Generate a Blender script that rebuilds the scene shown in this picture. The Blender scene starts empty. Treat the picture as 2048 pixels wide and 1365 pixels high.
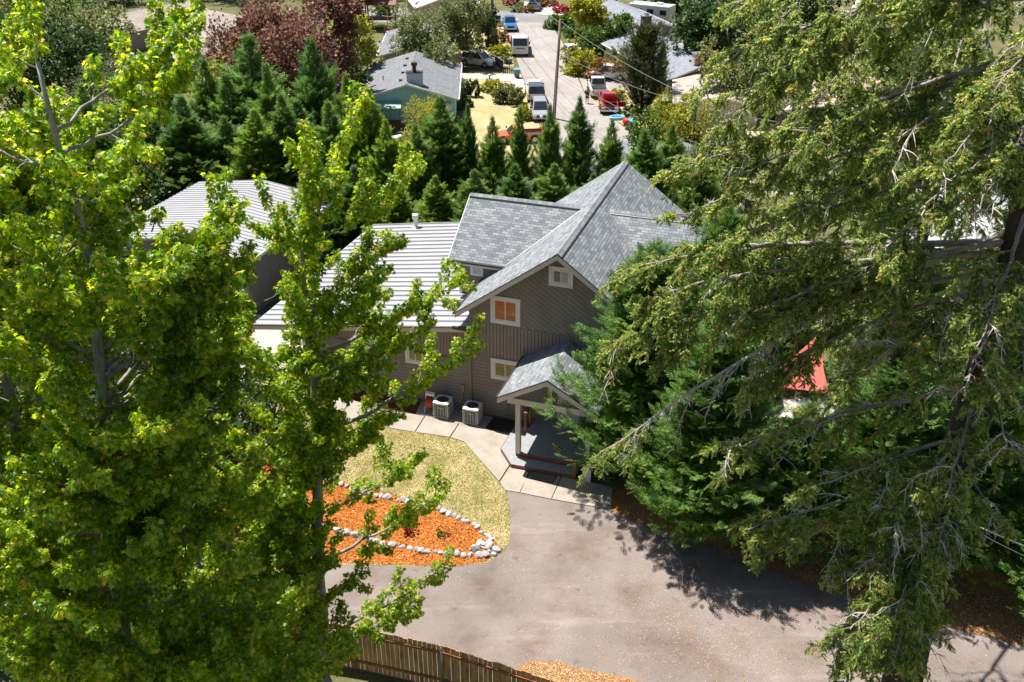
import bpy, bmesh, math, random
import numpy as np
from math import radians, sin, cos, tan, pi, atan2, sqrt
from mathutils import Vector, Matrix
sc = bpy.context.scene
COL = sc.collection

# ------------------------------------------------------------------ camera
F = 1960.0; TH = radians(28.9); CAMZ = 24.0
cam_d = bpy.data.cameras.new('camera'); cam = bpy.data.objects.new('camera', cam_d); COL.objects.link(cam)
cam_d.sensor_width = 36; cam_d.lens = F / 2048 * 36; cam_d.clip_start = 0.5; cam_d.clip_end = 4000
cam.location = (0, 0, CAMZ); cam.rotation_euler = (radians(90) - TH, 0, 0)
sc.camera = cam
# ------------------------------------------------------------------ light
HA = radians(18.5)                       # the house is turned 18.5 degrees
EX = np.array([cos(HA), -sin(HA), 0]); EY = np.array([sin(HA), cos(HA), 0])
SUN = EX * -1.89 + EY * 0.77 + np.array([0, 0, 4.45]); SUN /= np.linalg.norm(SUN)
sd = bpy.data.lights.new('sun', 'SUN'); so = bpy.data.objects.new('sun', sd); COL.objects.link(so)
sd.energy = 5.0; sd.angle = radians(0.5); sd.color = (1, 0.955, 0.88)
so.location = (0, 0, 60); so.rotation_euler = Vector(SUN).to_track_quat('Z', 'Y').to_euler()
w = bpy.data.worlds.new("World"); sc.world = w; w.use_nodes = True
nt = w.node_tree; bg = nt.nodes['Background']; bg.inputs[1].default_value = 0.056
sky = nt.nodes.new('ShaderNodeTexSky'); sky.sky_type = 'NISHITA'; sky.sun_disc = False
sky.sun_elevation = math.asin(SUN[2]); sky.sun_rotation = atan2(SUN[0], SUN[1])
nt.links.new(sky.outputs[0], bg.inputs[0])
sc.view_settings.view_transform = 'Standard'; sc.view_settings.look = 'None'
sc.view_settings.exposure = 0.9; sc.view_settings.gamma = 1
sc.render.engine = 'CYCLES'
sc.cycles.max_bounces = 6; sc.cycles.transparent_max_bounces = 4
sc.cycles.diffuse_bounces = 4; sc.cycles.glossy_bounces = 2; sc.cycles.transmission_bounces = 3

# ------------------------------------------------------------------ helpers
def ray(px, py):
    u = (px - 1024) / F; v = (682.5 - py) / F
    return np.array([u, cos(TH) + v * sin(TH), -sin(TH) + v * cos(TH)])
CP = np.array([0, 0, CAMZ])
def G(px, py, z=0.0):                    # a point on the level plane z
    d = ray(px, py); return CP + d * ((z - CAMZ) / d[2])
def D(px, py, y):                        # a point on the upright plane at distance y
    d = ray(px, py); return CP + d * (y / d[1])
def TZ(x, y):
    t = min(1, max(0, (y - 57) / 19)); return -5 * t * t * (3 - 2 * t)
def tag(o, label=None, cat=None, group=None, kind=None):
    if label: o['label'] = label
    if cat: o['category'] = cat
    if group: o['group'] = group
    if kind: o['kind'] = kind
    return o
def empty(name, loc=(0, 0, 0), rz=0, label=None, cat=None, group=None):
    o = bpy.data.objects.new(name, None); COL.objects.link(o); o.location = tuple(loc); o.rotation_euler = (0, 0, rz)
    o.empty_display_size = 0.2
    return tag(o, label, cat, group)
def copy_tree(o, parent=None):
    c = o.copy(); COL.objects.link(c); c.parent = parent
    for ch in [k for k in bpy.data.objects if k.parent == o]: copy_tree(ch, c)
    return c
class MB:
    def __init__(s): s.v = []; s.f = []
    def add(s, vs, fs):
        n = len(s.v); s.v += [tuple(map(float, p)) for p in vs]; s.f += [tuple(i + n for i in f) for f in fs]; return s
    def box(s, x0, x1, y0, y1, z0, z1, M=None):
        vs = [(x, y, z) for z in (z0, z1) for y in (y0, y1) for x in (x0, x1)]
        if M is not None: vs = [M @ Vector(p) for p in vs]
        return s.add(vs, [(0, 2, 3, 1), (4, 5, 7, 6), (0, 1, 5, 4), (2, 6, 7, 3), (0, 4, 6, 2), (1, 3, 7, 5)])
    def prism(s, poly, vec):
        n = len(poly); vec = np.array(vec, float)
        vs = [np.array(p, float) for p in poly]; vs = vs + [p + vec for p in vs]
        return s.add(vs, [tuple(range(n))[::-1], tuple(range(n, 2 * n))] + [(i, (i + 1) % n, n + (i + 1) % n, n + i) for i in range(n)])
    def loft(s, a, b):
        n = len(a); return s.add(list(a) + list(b), [tuple(range(n))[::-1], tuple(range(n, 2 * n))] + [(i, (i + 1) % n, n + (i + 1) % n, n + i) for i in range(n)])
    def face(s, poly): return s.add(poly, [tuple(range(len(poly)))])
    def tube(s, path, rad, n=6, cap=True):
        path = [np.array(p, float) for p in path]; k = len(path)
        if not hasattr(rad, '__len__'): rad = [rad] * k
        vs = []; ref = None
        for i, p in enumerate(path):
            t = path[min(i + 1, k - 1)] - path[max(i - 1, 0)]; t = t / (np.linalg.norm(t) + 1e-9)
            if ref is None: ref = np.array([0, 0, 1.]) if abs(t[2]) < .9 else np.array([1., 0, 0])
            a = np.cross(t, ref); a /= (np.linalg.norm(a) + 1e-9); b = np.cross(t, a); ref = np.cross(a, t)
            for j in range(n):
                q = 2 * pi * j / n; vs.append(p + rad[i] * (cos(q) * a + sin(q) * b))
        fs = [(i * n + j, i * n + (j + 1) % n, (i + 1) * n + (j + 1) % n, (i + 1) * n + j) for i in range(k - 1) for j in range(n)]
        if cap: fs += [tuple(range(n)), tuple(range((k - 1) * n, k * n))[::-1]]
        return s.add(vs, fs)
    def build(s, name, mat, parent=None, smooth=False, uv=None, bevel=0, seg=2, kind=None, recalc=True):
        me = bpy.data.meshes.new(name); me.from_pydata(s.v, [], s.f)
        if recalc:
            bm = bmesh.new(); bm.from_mesh(me); bmesh.ops.recalc_face_normals(bm, faces=bm.faces); bm.to_mesh(me); bm.free()
        if mat is not None: me.materials.append(mat)
        if smooth: me.polygons.foreach_set('use_smooth', [True] * len(me.polygons))
        if uv:
            l = me.uv_layers.new(name='UVMap')
            for lp in me.loops: l.data[lp.index].uv = uv(me.vertices[lp.vertex_index].co)
        me.update()
        o = bpy.data.objects.new(name, me); COL.objects.link(o); o.parent = parent
        if bevel:
            b = o.modifiers.new('bevel', 'BEVEL'); b.width = bevel; b.segments = seg; b.limit_method = 'ANGLE'; b.angle_limit = radians(35)
        if kind: o['kind'] = kind
        return o
def np_obj(name, V, faces_n, loops, mat, parent=None, smooth=False):
    me = bpy.data.meshes.new(name); V = np.asarray(V, np.float32)
    me.vertices.add(len(V)); me.vertices.foreach_set('co', V.ravel())
    me.loops.add(len(loops)); me.loops.foreach_set('vertex_index', np.asarray(loops, np.int32))
    faces_n = np.asarray(faces_n, np.int32); me.polygons.add(len(faces_n))
    me.polygons.foreach_set('loop_start', np.concatenate([[0], np.cumsum(faces_n)[:-1]]).astype(np.int32))
    me.update(calc_edges=True); me.materials.append(mat)
    if smooth: me.polygons.foreach_set('use_smooth', [True] * len(me.polygons))
    o = bpy.data.objects.new(name, me); COL.objects.link(o); o.parent = parent; return o
def norm(a): return a / (np.linalg.norm(a, axis=-1, keepdims=True) + 1e-9)
def scatter(name, tv, tf, pos, ax, nz, scale, mat, parent=None):
    """copies of one small template (its y along ax, its z near nz) joined in one mesh"""
    tv = np.array(tv, float); pos = np.asarray(pos, float); Y = norm(np.asarray(ax, float)); X = norm(np.cross(Y, np.asarray(nz, float))); Z = np.cross(X, Y)
    sc_ = np.asarray(scale, float).reshape(-1, 1, 1) * np.ones((len(pos), 1, 1))
    V = pos[:, None, :] + sc_ * (tv[None, :, 0:1] * X[:, None, :] + tv[None, :, 1:2] * Y[:, None, :] + tv[None, :, 2:3] * Z[:, None, :])
    n = len(tv); m = len(pos); sizes = np.tile([len(f) for f in tf], m); lt = np.concatenate([np.array(f) for f in tf])
    loops = (np.arange(m)[:, None] * n + lt[None, :]).ravel()
    return np_obj(name, V.reshape(-1, 3), sizes, loops, mat, parent)

# ------------------------------------------------------------------ materials
def newmat(name):
    m = bpy.data.materials.new(name); m.use_nodes = True; nt = m.node_tree; return m, nt, nt.nodes['Principled BSDF'], nt.links.new
def ramp(nt, stops):
    r = nt.nodes.new('ShaderNodeValToRGB'); e = r.color_ramp.elements
    while len(e) < len(stops): e.new(0.5)
    for i, (p, c) in enumerate(stops): e[i].position = p; e[i].color = (*c, 1)
    return r
def noise(nt, vec, scale, detail=4, rough=.6):
    n = nt.nodes.new('ShaderNodeTexNoise'); n.inputs['Scale'].default_value = scale; n.inputs['Detail'].default_value = detail; n.inputs['Roughness'].default_value = rough
    nt.links.new(vec, n.inputs['Vector']); return n
def coord(nt, which='Object'):
    return nt.nodes.new('ShaderNodeTexCoord').outputs[which]
def plain(name, c, rough=.6, metal=0, spec=.5, coat=0, vary=.12, vs=3.0, bump=0, bs=40):
    m, nt, b, L = newmat(name); co = coord(nt)
    b.inputs['Roughness'].default_value = rough; b.inputs['Metallic'].default_value = metal
    b.inputs['Specular IOR Level'].default_value = spec; b.inputs['Coat Weight'].default_value = coat
    if vary:
        n = noise(nt, co, vs); lo = tuple(x * (1 - vary) for x in c); hi = tuple(min(1, x * (1 + vary)) for x in c)
        r = ramp(nt, [(.3, lo), (.7, hi)]); L(n.outputs['Fac'], r.inputs[0]); L(r.outputs[0], b.inputs['Base Color'])
    else: b.inputs['Base Color'].default_value = (*c, 1)
    if bump:
        n2 = noise(nt, co, bs); bp = nt.nodes.new('ShaderNodeBump'); bp.inputs['Strength'].default_value = bump; bp.inputs['Distance'].default_value = .02
        L(n2.outputs['Fac'], bp.inputs['Height']); L(bp.outputs[0], b.inputs['Normal'])
    return m
def ground_mat(name, stops, s1, s2, mix=.5, bump=.3, rough=.95, speck=None, s3=None):
    """two octave groups of noise blended, optional light specks (fallen debris)"""
    m, nt, b, L = newmat(name); co = coord(nt); b.inputs['Roughness'].default_value = rough; b.inputs['Specular IOR Level'].default_value = .25
    a = noise(nt, co, s1, 3); c = noise(nt, co, s2, 6, .7)
    mx = nt.nodes.new('ShaderNodeMix'); mx.inputs[0].default_value = mix; L(a.outputs['Fac'], mx.inputs[2]); L(c.outputs['Fac'], mx.inputs[3])
    r = ramp(nt, stops); L(mx.outputs[0], r.inputs[0]); out = r.outputs[0]
    if speck:
        vo = nt.nodes.new('ShaderNodeTexVoronoi'); vo.inputs['Scale'].default_value = speck[0]; L(co, vo.inputs['Vector'])
        dm = noise(nt, co, .35, 2); th = nt.nodes.new('ShaderNodeMath'); th.operation = 'MULTIPLY_ADD'; th.inputs[1].default_value = speck[2]; th.inputs[2].default_value = speck[3]
        L(dm.outputs['Fac'], th.inputs[0]); lt = nt.nodes.new('ShaderNodeMath'); lt.operation = 'LESS_THAN'; L(vo.outputs['Distance'], lt.inputs[0]); L(th.outputs[0], lt.inputs[1])
        wn = nt.nodes.new('ShaderNodeMix'); wn.data_type = 'RGBA'; L(lt.outputs[0], wn.inputs[0]); L(out, wn.inputs[6]); wn.inputs[7].default_value = (*speck[1], 1); out = wn.outputs[2]
    L(out, b.inputs['Base Color'])
    bp = nt.nodes.new('ShaderNodeBump'); bp.inputs['Strength'].default_value = bump; bp.inputs['Distance'].default_value = .03
    L(c.outputs['Fac'], bp.inputs['Height']); L(bp.outputs[0], b.inputs['Normal'])
    return m
def leaf_mat(name, stops, trans=.35, rough=.45, spec=.4, tcol=None, tv=2.1, objvar=0):
    m, nt, b, L = newmat(name); g = nt.nodes.new('ShaderNodeNewGeometry')
    r = ramp(nt, stops); L(g.outputs['Random Per Island'], r.inputs[0])
    if objvar:
        oi = nt.nodes.new('ShaderNodeObjectInfo'); q = ramp(nt, [(0, (1 - objvar, 1 - objvar * .7, 1 - objvar * .4)), (.5, (1, 1, 1)), (1, (1 + objvar * 1.6, 1 + objvar, 1 - objvar * .3))]); L(oi.outputs['Random'], q.inputs[0])
        k = nt.nodes.new('ShaderNodeMix'); k.data_type = 'RGBA'; k.blend_type = 'MULTIPLY'; k.inputs[0].default_value = 1; L(r.outputs[0], k.inputs[6]); L(q.outputs[0], k.inputs[7])
        class _R: outputs = [k.outputs[2]]
        r = _R
    L(r.outputs[0], b.inputs['Base Color']); b.inputs['Roughness'].default_value = rough; b.inputs['Specular IOR Level'].default_value = spec
    if trans:
        t = nt.nodes.new('ShaderNodeBsdfTranslucent'); mx = nt.nodes.new('ShaderNodeMixShader'); mx.inputs[0].default_value = trans
        hs = nt.nodes.new('ShaderNodeHueSaturation'); hs.inputs['Hue'].default_value = .488; hs.inputs['Value'].default_value = tv; hs.inputs['Saturation'].default_value = 1.05
        L(r.outputs[0], hs.inputs['Color']); L(hs.outputs[0], t.inputs['Color'])
        L(b.outputs[0], mx.inputs[1]); L(t.outputs[0], mx.inputs[2]); L(mx.outputs[0], nt.nodes['Material Output'].inputs[0])
    return m
def shingle_mat(name, c1, c2, mort, bw=.30, rh=.14, rough=.9):
    m, nt, b, L = newmat(name); uv = coord(nt, 'UV'); b.inputs['Roughness'].default_value = rough; b.inputs['Specular IOR Level'].default_value = .35
    br = nt.nodes.new('ShaderNodeTexBrick'); br.offset = .43; br.inputs['Scale'].default_value = 1; br.inputs['Brick Width'].default_value = bw; br.inputs['Row Height'].default_value = rh
    br.inputs['Mortar Size'].default_value = .009; br.inputs['Mortar Smooth'].default_value = .3; br.inputs['Bias'].default_value = -.15
    br.inputs['Color1'].default_value = (*c1, 1); br.inputs['Color2'].default_value = (*c2, 1); br.inputs['Mortar'].default_value = (*mort, 1)
    L(uv, br.inputs['Vector'])
    n = noise(nt, uv, 60, 3); r = ramp(nt, [(.3, (.8, .8, .8)), (.7, (1.15, 1.15, 1.15))]); L(n.outputs['Fac'], r.inputs[0])
    mu = nt.nodes.new('ShaderNodeMix'); mu.data_type = 'RGBA'; mu.blend_type = 'MULTIPLY'; mu.inputs[0].default_value = 1; L(br.outputs['Color'], mu.inputs[6]); L(r.outputs[0], mu.inputs[7])
    n2 = noise(nt, uv, .9, 3); r2 = ramp(nt, [(.3, (.88, .88, .88)), (.7, (1.08, 1.08, 1.08))]); L(n2.outputs['Fac'], r2.inputs[0])
    m2 = nt.nodes.new('ShaderNodeMix'); m2.data_type = 'RGBA'; m2.blend_type = 'MULTIPLY'; m2.inputs[0].default_value = 1; L(mu.outputs[2], m2.inputs[6]); L(r2.outputs[0], m2.inputs[7])
    L(m2.outputs[2], b.inputs['Base Color'])
    bp = nt.nodes.new('ShaderNodeBump'); bp.inputs['Strength'].default_value = .5; bp.inputs['Distance'].default_value = .01; bp.invert = True
    L(br.outputs['Fac'], bp.inputs['Height']); L(bp.outputs[0], b.inputs['Normal'])
    return m
def bark_mat(name, c1, c2, s=6, bump=.8):
    m, nt, b, L = newmat(name); co = coord(nt); b.inputs['Roughness'].default_value = .95; b.inputs['Specular IOR Level'].default_value = .2
    mp = nt.nodes.new('ShaderNodeMapping'); mp.inputs['Scale'].default_value = (1, 1, .22); L(co, mp.inputs[0])
    n = noise(nt, mp.outputs[0], s, 6, .7); r = ramp(nt, [(.35, c1), (.65, c2)]); L(n.outputs['Fac'], r.inputs[0]); L(r.outputs[0], b.inputs['Base Color'])
    bp = nt.nodes.new('ShaderNodeBump'); bp.inputs['Strength'].default_value = bump; bp.inputs['Distance'].default_value = .05; L(n.outputs['Fac'], bp.inputs['Height']); L(bp.outputs[0], b.inputs['Normal'])
    return m
def glass_mat(name, c, rough=.04):
    m, nt, b, L = newmat(name); b.inputs['Base Color'].default_value = (*c, 1); b.inputs['Roughness'].default_value = rough; b.inputs['Specular IOR Level'].default_value = .9; b.inputs['Coat Weight'].default_value = .6; b.inputs['Coat Roughness'].default_value = .03
    return m
def paint_mat(name, c): return plain(name, c, rough=.32, coat=.7, spec=.5, vary=.04, vs=1.5)

M = {}
M['siding'] = plain('siding_paint', (.255, .214, .182), rough=.7, vary=.10, vs=2.2, bump=.1, bs=60)
M['trim'] = plain('white_trim', (.72, .70, .68), rough=.55, vary=.05)
M['fascia'] = plain('fascia_paint', (.60, .56, .54), rough=.55, vary=.05)
M['shingle'] = shingle_mat('roof_shingles', (.165, .18, .197), (.33, .348, .365), (.07, .075, .085))
M['ridge'] = shingle_mat('ridge_shingles', (.20, .215, .23), (.32, .33, .35), (.08, .09, .10), bw=.24, rh=.5)
M['metal_roof'] = plain('metal_roof_paint', (.35, .35, .365), rough=.42, vary=.05, vs=.8)
M['dark_gutter'] = plain('dark_gutter', (.045, .035, .032), rough=.4)
M['deck'] = plain('deck_boards', (.27, .285, .295), rough=.7, vary=.12, vs=5)
M['redwood'] = plain('redwood_stain', (.20, .062, .035), rough=.65, vary=.25, vs=6)
M['dark'] = plain('dark_void', (.012, .012, .013), rough=.9, vary=0)
M['glass'] = glass_mat('window_glass', (.05, .055, .06))
M['glass_amber'] = plain('mottled_amber_glass', (.30, .085, .022), rough=.1, spec=.9, coat=.6, vary=.35, vs=7)  # amber tone varied by noise over the whole pane
M['glass_olive'] = plain('mottled_olive_glass', (.17, .14, .05), rough=.08, spec=.9, coat=.6, vary=.6, vs=5)  # olive pane colour, strongly mottled by noise
M['glass_curtain'] = glass_mat('curtain_glass', (.30, .30, .28), .12)
M['concrete'] = ground_mat('concrete', [(.3, (.26, .23, .19)), (.5, (.335, .295, .25)), (.7, (.40, .36, .32))], 1.2, 30, .5, .1)
M['asphalt'] = ground_mat('asphalt', [(.30, (.14, .112, .10)), (.5, (.21, .174, .157)), (.72, (.285, .245, .228))], .33, 22, .45, .25, speck=(9.0, (.58, .42, .26), .40, -.135))
def stain(m, scale, lo, hi, col, stretch=(1, 1, 1)):
    nt = m.node_tree; L = nt.links.new; b = nt.nodes['Principled BSDF']; src = b.inputs['Base Color'].links[0].from_socket
    mp = nt.nodes.new('ShaderNodeMapping'); mp.inputs['Scale'].default_value = stretch; mp.inputs['Rotation'].default_value = (0, 0, .5); L(coord(nt), mp.inputs[0])
    a = noise(nt, mp.outputs[0], scale, 6, .62); r = ramp(nt, [(lo, (0, 0, 0)), (hi, (1, 1, 1))]); L(a.outputs['Fac'], r.inputs[0])
    k = nt.nodes.new('ShaderNodeMix'); k.data_type = 'RGBA'; k.blend_type = 'MULTIPLY'; L(r.outputs[0], k.inputs[0]); L(src, k.inputs[6]); k.inputs[7].default_value = (*col, 1); L(k.outputs[2], b.inputs['Base Color'])
stain(M['asphalt'], .5, .50, .70, (.74, .66, .62)); stain(M['asphalt'], .8, .56, .64, (1.18, 1.18, 1.2), (.25, 1.6, 1)); stain(M['asphalt'], 2.2, .60, .74, (.66, .60, .58))
stain(M['concrete'], 1.3, .5, .75, (.80, .76, .70))
stain(M['metal_roof'], .9, .5, .72, (.86, .84, .82), (.15, 2, 1)); stain(M['siding'], 1.2, .5, .75, (.86, .84, .82), (1, 1, .3))
M['lawn'] = ground_mat('dry_lawn', [(.30, (.11, .13, .03)), (.42, (.22, .20, .07)), (.52, (.36, .30, .14)), (.68, (.46, .39, .21))], 1.1, 9, .5, .9)
M['ground'] = ground_mat('dry_ground', [(.3, (.05, .06, .022)), (.5, (.11, .11, .045)), (.7, (.20, .17, .08))], .5, 8, .5, .6)
M['straw'] = ground_mat('straw_lawn', [(.3, (.20, .19, .07)), (.5, (.37, .31, .16)), (.7, (.50, .42, .26))], .5, 5, .5, .6)
M['bark_bed'] = ground_mat('bark_mulch', [(.3, (.22, .05, .010)), (.5, (.40, .12, .018)), (.7, (.56, .21, .04))], 5, 34, .6, 1.0)
M['red_bark'] = ground_mat('red_bark', [(.3, (.10, .018, .014)), (.7, (.24, .05, .036))], 5, 34, .6, 1.0)
M['needles'] = ground_mat('needle_litter', [(.3, (.10, .045, .02)), (.55, (.38, .17, .055)), (.72, (.62, .34, .13))], 2, 26, .6, 1.0)
M['street'] = ground_mat('street_asphalt', [(.3, (.24, .215, .205)), (.5, (.30, .272, .258)), (.7, (.36, .33, .315))], .25, 6, .4, .1)
M['street2'] = ground_mat('cross_street_asphalt', [(.3, (.17, .165, .17)), (.7, (.26, .255, .26))], .25, 6, .4, .1)
stain(M['street'], .35, .5, .72, (.82, .80, .80)); stain(M['street'], .7, .55, .62, (1.12, 1.12, 1.12), (2.2, .12, 1))
M['drive'] = ground_mat('pale_concrete', [(.3, (.36, .32, .285)), (.7, (.50, .45, .41))], .5, 8, .4, .1)
M['rock'] = plain('pale_rock', (.42, .41, .41), rough=.85, vary=.5, vs=9, bump=.5, bs=14)
M['chips'] = leaf_mat('bark_chips', [(0, (.15, .04, .01)), (.5, (.42, .135, .02)), (.85, (.58, .24, .045)), (1, (.72, .42, .18))], 0, .9)
M['litter'] = leaf_mat('fallen_seeds', [(0, (.22, .12, .06)), (.5, (.48, .30, .14)), (1, (.70, .54, .32))], 0, .9)
M['fence'] = bark_mat('fence_boards', (.28, .15, .05), (.74, .46, .18), 5, .3)
M['fence_rail'] = plain('fence_rail', (.34, .12, .05), rough=.8, vary=.3, vs=5)
M['galv'] = plain('galvanised_steel', (.45, .45, .44), rough=.4, metal=.7)
M['maple'] = leaf_mat('maple_leaves', [(0, (.06, .15, .011)), (.35, (.135, .26, .015)), (.65, (.27, .365, .02)), (.88, (.46, .48, .045)), (.992, (.46, .42, .07)), (1, (.46, .16, .04))], .55, .4, .5, tv=2.3)
M['maple_bark'] = bark_mat('maple_bark', (.16, .14, .12), (.42, .39, .36), 7, .4)
M['fir'] = leaf_mat('fir_needles', [(0, (.085, .155, .05)), (.4, (.22, .315, .085)), (.75, (.39, .46, .135)), (.97, (.56, .56, .20)), (1, (.50, .30, .13))], .5, .55, .35)
M['fir_bark'] = bark_mat('fir_bark', (.018, .014, .012), (.085, .065, .052), 5, 1.0)
M['fir_limb'] = plain('fir_limb_bark', (.27, .225, .20), rough=.9, vary=.45, vs=5, bump=.5, bs=20)
M['dead_twig'] = plain('lichened_twig', (.50, .46, .42), rough=.9, vary=.35, vs=9)
M['cedar'] = leaf_mat('cedar_fronds', [(0, (.03, .085, .018)), (.5, (.07, .165, .034)), (.85, (.15, .26, .055)), (1, (.25, .35, .09))], .3, .5, .3, objvar=.15)
M['cedar_light'] = leaf_mat('hedge_fronds', [(0, (.05, .12, .025)), (.5, (.11, .22, .042)), (.85, (.21, .31, .06)), (1, (.30, .37, .09))], .38, .5, .3, objvar=.34)
M['bark'] = bark_mat('brown_bark', (.06, .045, .035), (.17, .13, .10), 8, .6)
def bush_mat(name, c, tr=.3):
    return leaf_mat(name, [(0, tuple(x * .45 for x in c)), (.5, c), (1, tuple(min(1, x * 1.7) for x in c))], tr, .5, .35)
M['leaf_green'] = bush_mat('mid_green_leaves', (.07, .13, .02))
M['leaf_dark'] = bush_mat('dark_green_leaves', (.035, .075, .018))
M['leaf_yellow'] = bush_mat('yellow_green_leaves', (.26, .27, .03))
M['leaf_olive'] = bush_mat('olive_leaves', (.14, .17, .055))
M['leaf_purple'] = bush_mat('purple_leaves', (.17, .088, .06), .3)
M['leaf_red'] = bush_mat('red_leaves', (.36, .05, .035), .25)
M['leaf_rust'] = bush_mat('rusty_leaves', (.24, .13, .04), .25)
M['leaf_pine'] = bush_mat('grey_green_needles', (.11, .14, .06), .2)
M['leaf_thuja'] = bush_mat('bronze_green_sprays', (.05, .065, .014), .2)

# ------------------------------------------------------------------ setting
def grid_ground():
    xs = list(np.concatenate([np.linspace(-1500, -120, 8), np.linspace(-100, 100, 41), np.linspace(120, 1500, 8)]))
    ys = list(np.concatenate([np.linspace(-300, 50, 10), np.linspace(57, 76, 20), np.linspace(80, 220, 15), np.linspace(260, 3000, 12)]))
    m = MB(); nx = len(xs)
    m.v = [(x, y, TZ(x, y)) for y in ys for x in xs]
    m.f = [(j * nx + i, j * nx + i + 1, (j + 1) * nx + i + 1, (j + 1) * nx + i) for j in range(len(ys) - 1) for i in range(nx - 1)]
    m.build('ground', M['ground'], kind='structure', smooth=True)
grid_ground()
def sheet(name, pts, z, mat, px=True, th=0, smooth_n=0, kind='structure'):
    P = [tuple(G(a, b, z)) for a, b in pts] if px else [(a, b, z) for a, b in pts]
    if smooth_n:
        for _ in range(smooth_n):
            Q = []
            for i in range(len(P)):
                a = np.array(P[i]); b = np.array(P[(i + 1) % len(P)]); Q += [tuple(a * .75 + b * .25), tuple(a * .25 + b * .75)]
            P = Q
    m = MB()
    if th: m.prism(P, (0, 0, -th))
    else: m.face(P)
    return m.build(name, mat, kind=kind), P
# foreground
sheet('driveway', [(1012, 975), (1018, 1020), (1016, 1080), (1000, 1105), (950, 1118), (900, 1122), (820, 1122), (700, 1120), (400, 1120), (-300, 1140), (-300, 1290), (430, 1300), (700, 1338), (870, 1374), (1010, 1405), (1140, 1440), (1500, 1500), (2300, 1480), (2300, 1345), (2048, 1290), (1850, 1240), (1725, 1197), (1600, 1160), (1450, 1105), (1330, 1060), (1225, 1020), (1220, 985)], .012, M['asphalt'])
_, lawnP = sheet('lawn', [(560, 795), (762, 850), (925, 880), (1009, 978), (1020, 1020), (1020, 1078), (1010, 1101), (975, 1125), (915, 1133), (830, 1132), (600, 1128), (400, 1126), (-200, 1150), (-300, 900)], .016, M['lawn'])
_, bedP = sheet('bark_bed', [(560, 925), (640, 945), (700, 968), (790, 990), (880, 1015), (950, 1048), (993, 1086), (1002, 1102), (970, 1123), (912, 1131), (830, 1130), (600, 1124), (380, 1110), (250, 1050), (250, 930), (400, 880)], .024, M['bark_bed'])
# concrete walk: pieces with joints between them
walk_z = .05
wk = MB()
def slab(pts): wk.prism([tuple(G(a, b, walk_z)) for a, b in pts], (0, 0, -.1))
slab([(420, 728), (560, 762), (556, 797), (400, 752)]); slab([(562, 762), (700, 800), (680, 833), (558, 797)]); slab([(702, 800), (780, 822), (762, 853), (682, 833)])
slab([(782, 822), (849, 832), (829, 864), (764, 853)]); slab([(851, 832), (917, 847), (899, 874), (831, 864)])
slab([(919, 847), (985, 862), (1022, 868), (1004, 900), (1022, 925), (998, 962), (928, 883), (901, 875)])
slab([(1024, 927), (1058, 946), (1039, 985), (1010, 980), (1000, 964)]); slab([(1060, 938), (1122, 953), (1102, 998), (1041, 985)]); slab([(1124, 953), (1160, 960), (1225, 975), (1222, 1018), (1160, 1008), (1104, 998)])
slab([(842, 803), (985, 835), (968, 859), (832, 827)])
wk.build('concrete_walk', M['concrete'], kind='structure', bevel=.006, seg=1)
sheet('red_bark_strip', [(640, 766), (842, 806), (836, 826), (780, 818), (700, 796)], .03, M['red_bark'])
sheet('dark_bed', [(986, 835), (1030, 842), (1022, 865), (972, 857)], .03, plain('dark_soil', (.03, .022, .018), rough=1, vary=.4, vs=8, bump=.6))  # near-black patch between the conditioner pad and the porch
sheet('bark_verge', [(1222, 1022), (1330, 1062), (1450, 1107), (1600, 1162), (1725, 1199), (1850, 1243), (2048, 1292), (2300, 1350), (2300, 1150), (1900, 1000), (1300, 960), (1225, 985)], .02, M['needles'])
sheet('fence_verge', [(1035, 1334), (1060, 1322), (1120, 1324), (1160, 1338), (1230, 1350), (1300, 1368), (1500, 1424), (1160, 1424), (1060, 1385)], .02, M['needles'])
sheet('side_driveway', [(300, 600), (600, 640), (608, 700), (560, 760), (420, 726), (200, 690)], .02, M['drive'])
# neighbourhood streets and yards (ground there lies five metres lower)
SZ = -5
sheet('street', [(2.6, 78), (3.3, 90), (3.0, 96.4), (2.3, 107.7), (1.2, 119), (.4, 129.6), (-.8, 146), (-1.5, 150.6), (5.6, 150.6), (6.6, 140), (7.5, 129.6), (7.7, 119), (8.2, 110), (10.1, 101.8), (12.5, 93.1), (18, 84), (24, 78)], SZ + .02, M['street'], px=False)
sheet('cross_street', [(-30, 150.6), (5.6, 150.6), (7.4, 152), (6.5, 155), (2.0, 158.3), (-4, 160.5), (-30, 164)], SZ + .024, M['street2'], px=False)
sheet('far_driveway', [(2.0, 158.6), (6.6, 155.2), (9.5, 158), (6, 166), (2, 168)], SZ + .028, M['drive'], px=False)
kb = MB()
kb.tube([(-30, 164.2, SZ + .05), (-4, 160.7, SZ + .05), (1.6, 158.6, SZ + .05)], .09, 5); kb.build('kerb', M['drive'], kind='structure')
ml = MB()
for a, b in [((-.6, 153.2), (.9, 152.9))]: ml.prism([(a[0], a[1], SZ + .03), (b[0], b[1], SZ + .03), (b[0], b[1] + .35, SZ + .03), (a[0], a[1] + .35, SZ + .03)], (0, 0, -.004))
ml.build('road_marking', M['trim'], kind='structure')
sheet('neighbour_lawn', [(-5.2, 86), (2.6, 88), (2.9, 96.4), (2.2, 107.7), (1.1, 119), (-5.2, 121)], SZ + .012, M['straw'], px=False)
sheet('neighbour_yard', [(-10, 122.5), (.3, 122.5), (-.8, 148), (-14, 150)], SZ + .012, M['straw'], px=False)
sheet('right_yard', [(8.3, 108.6), (10.2, 101), (13, 94), (22, 86), (30, 98), (14, 122), (7.9, 122)], SZ + .012, M['straw'], px=False)
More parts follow.
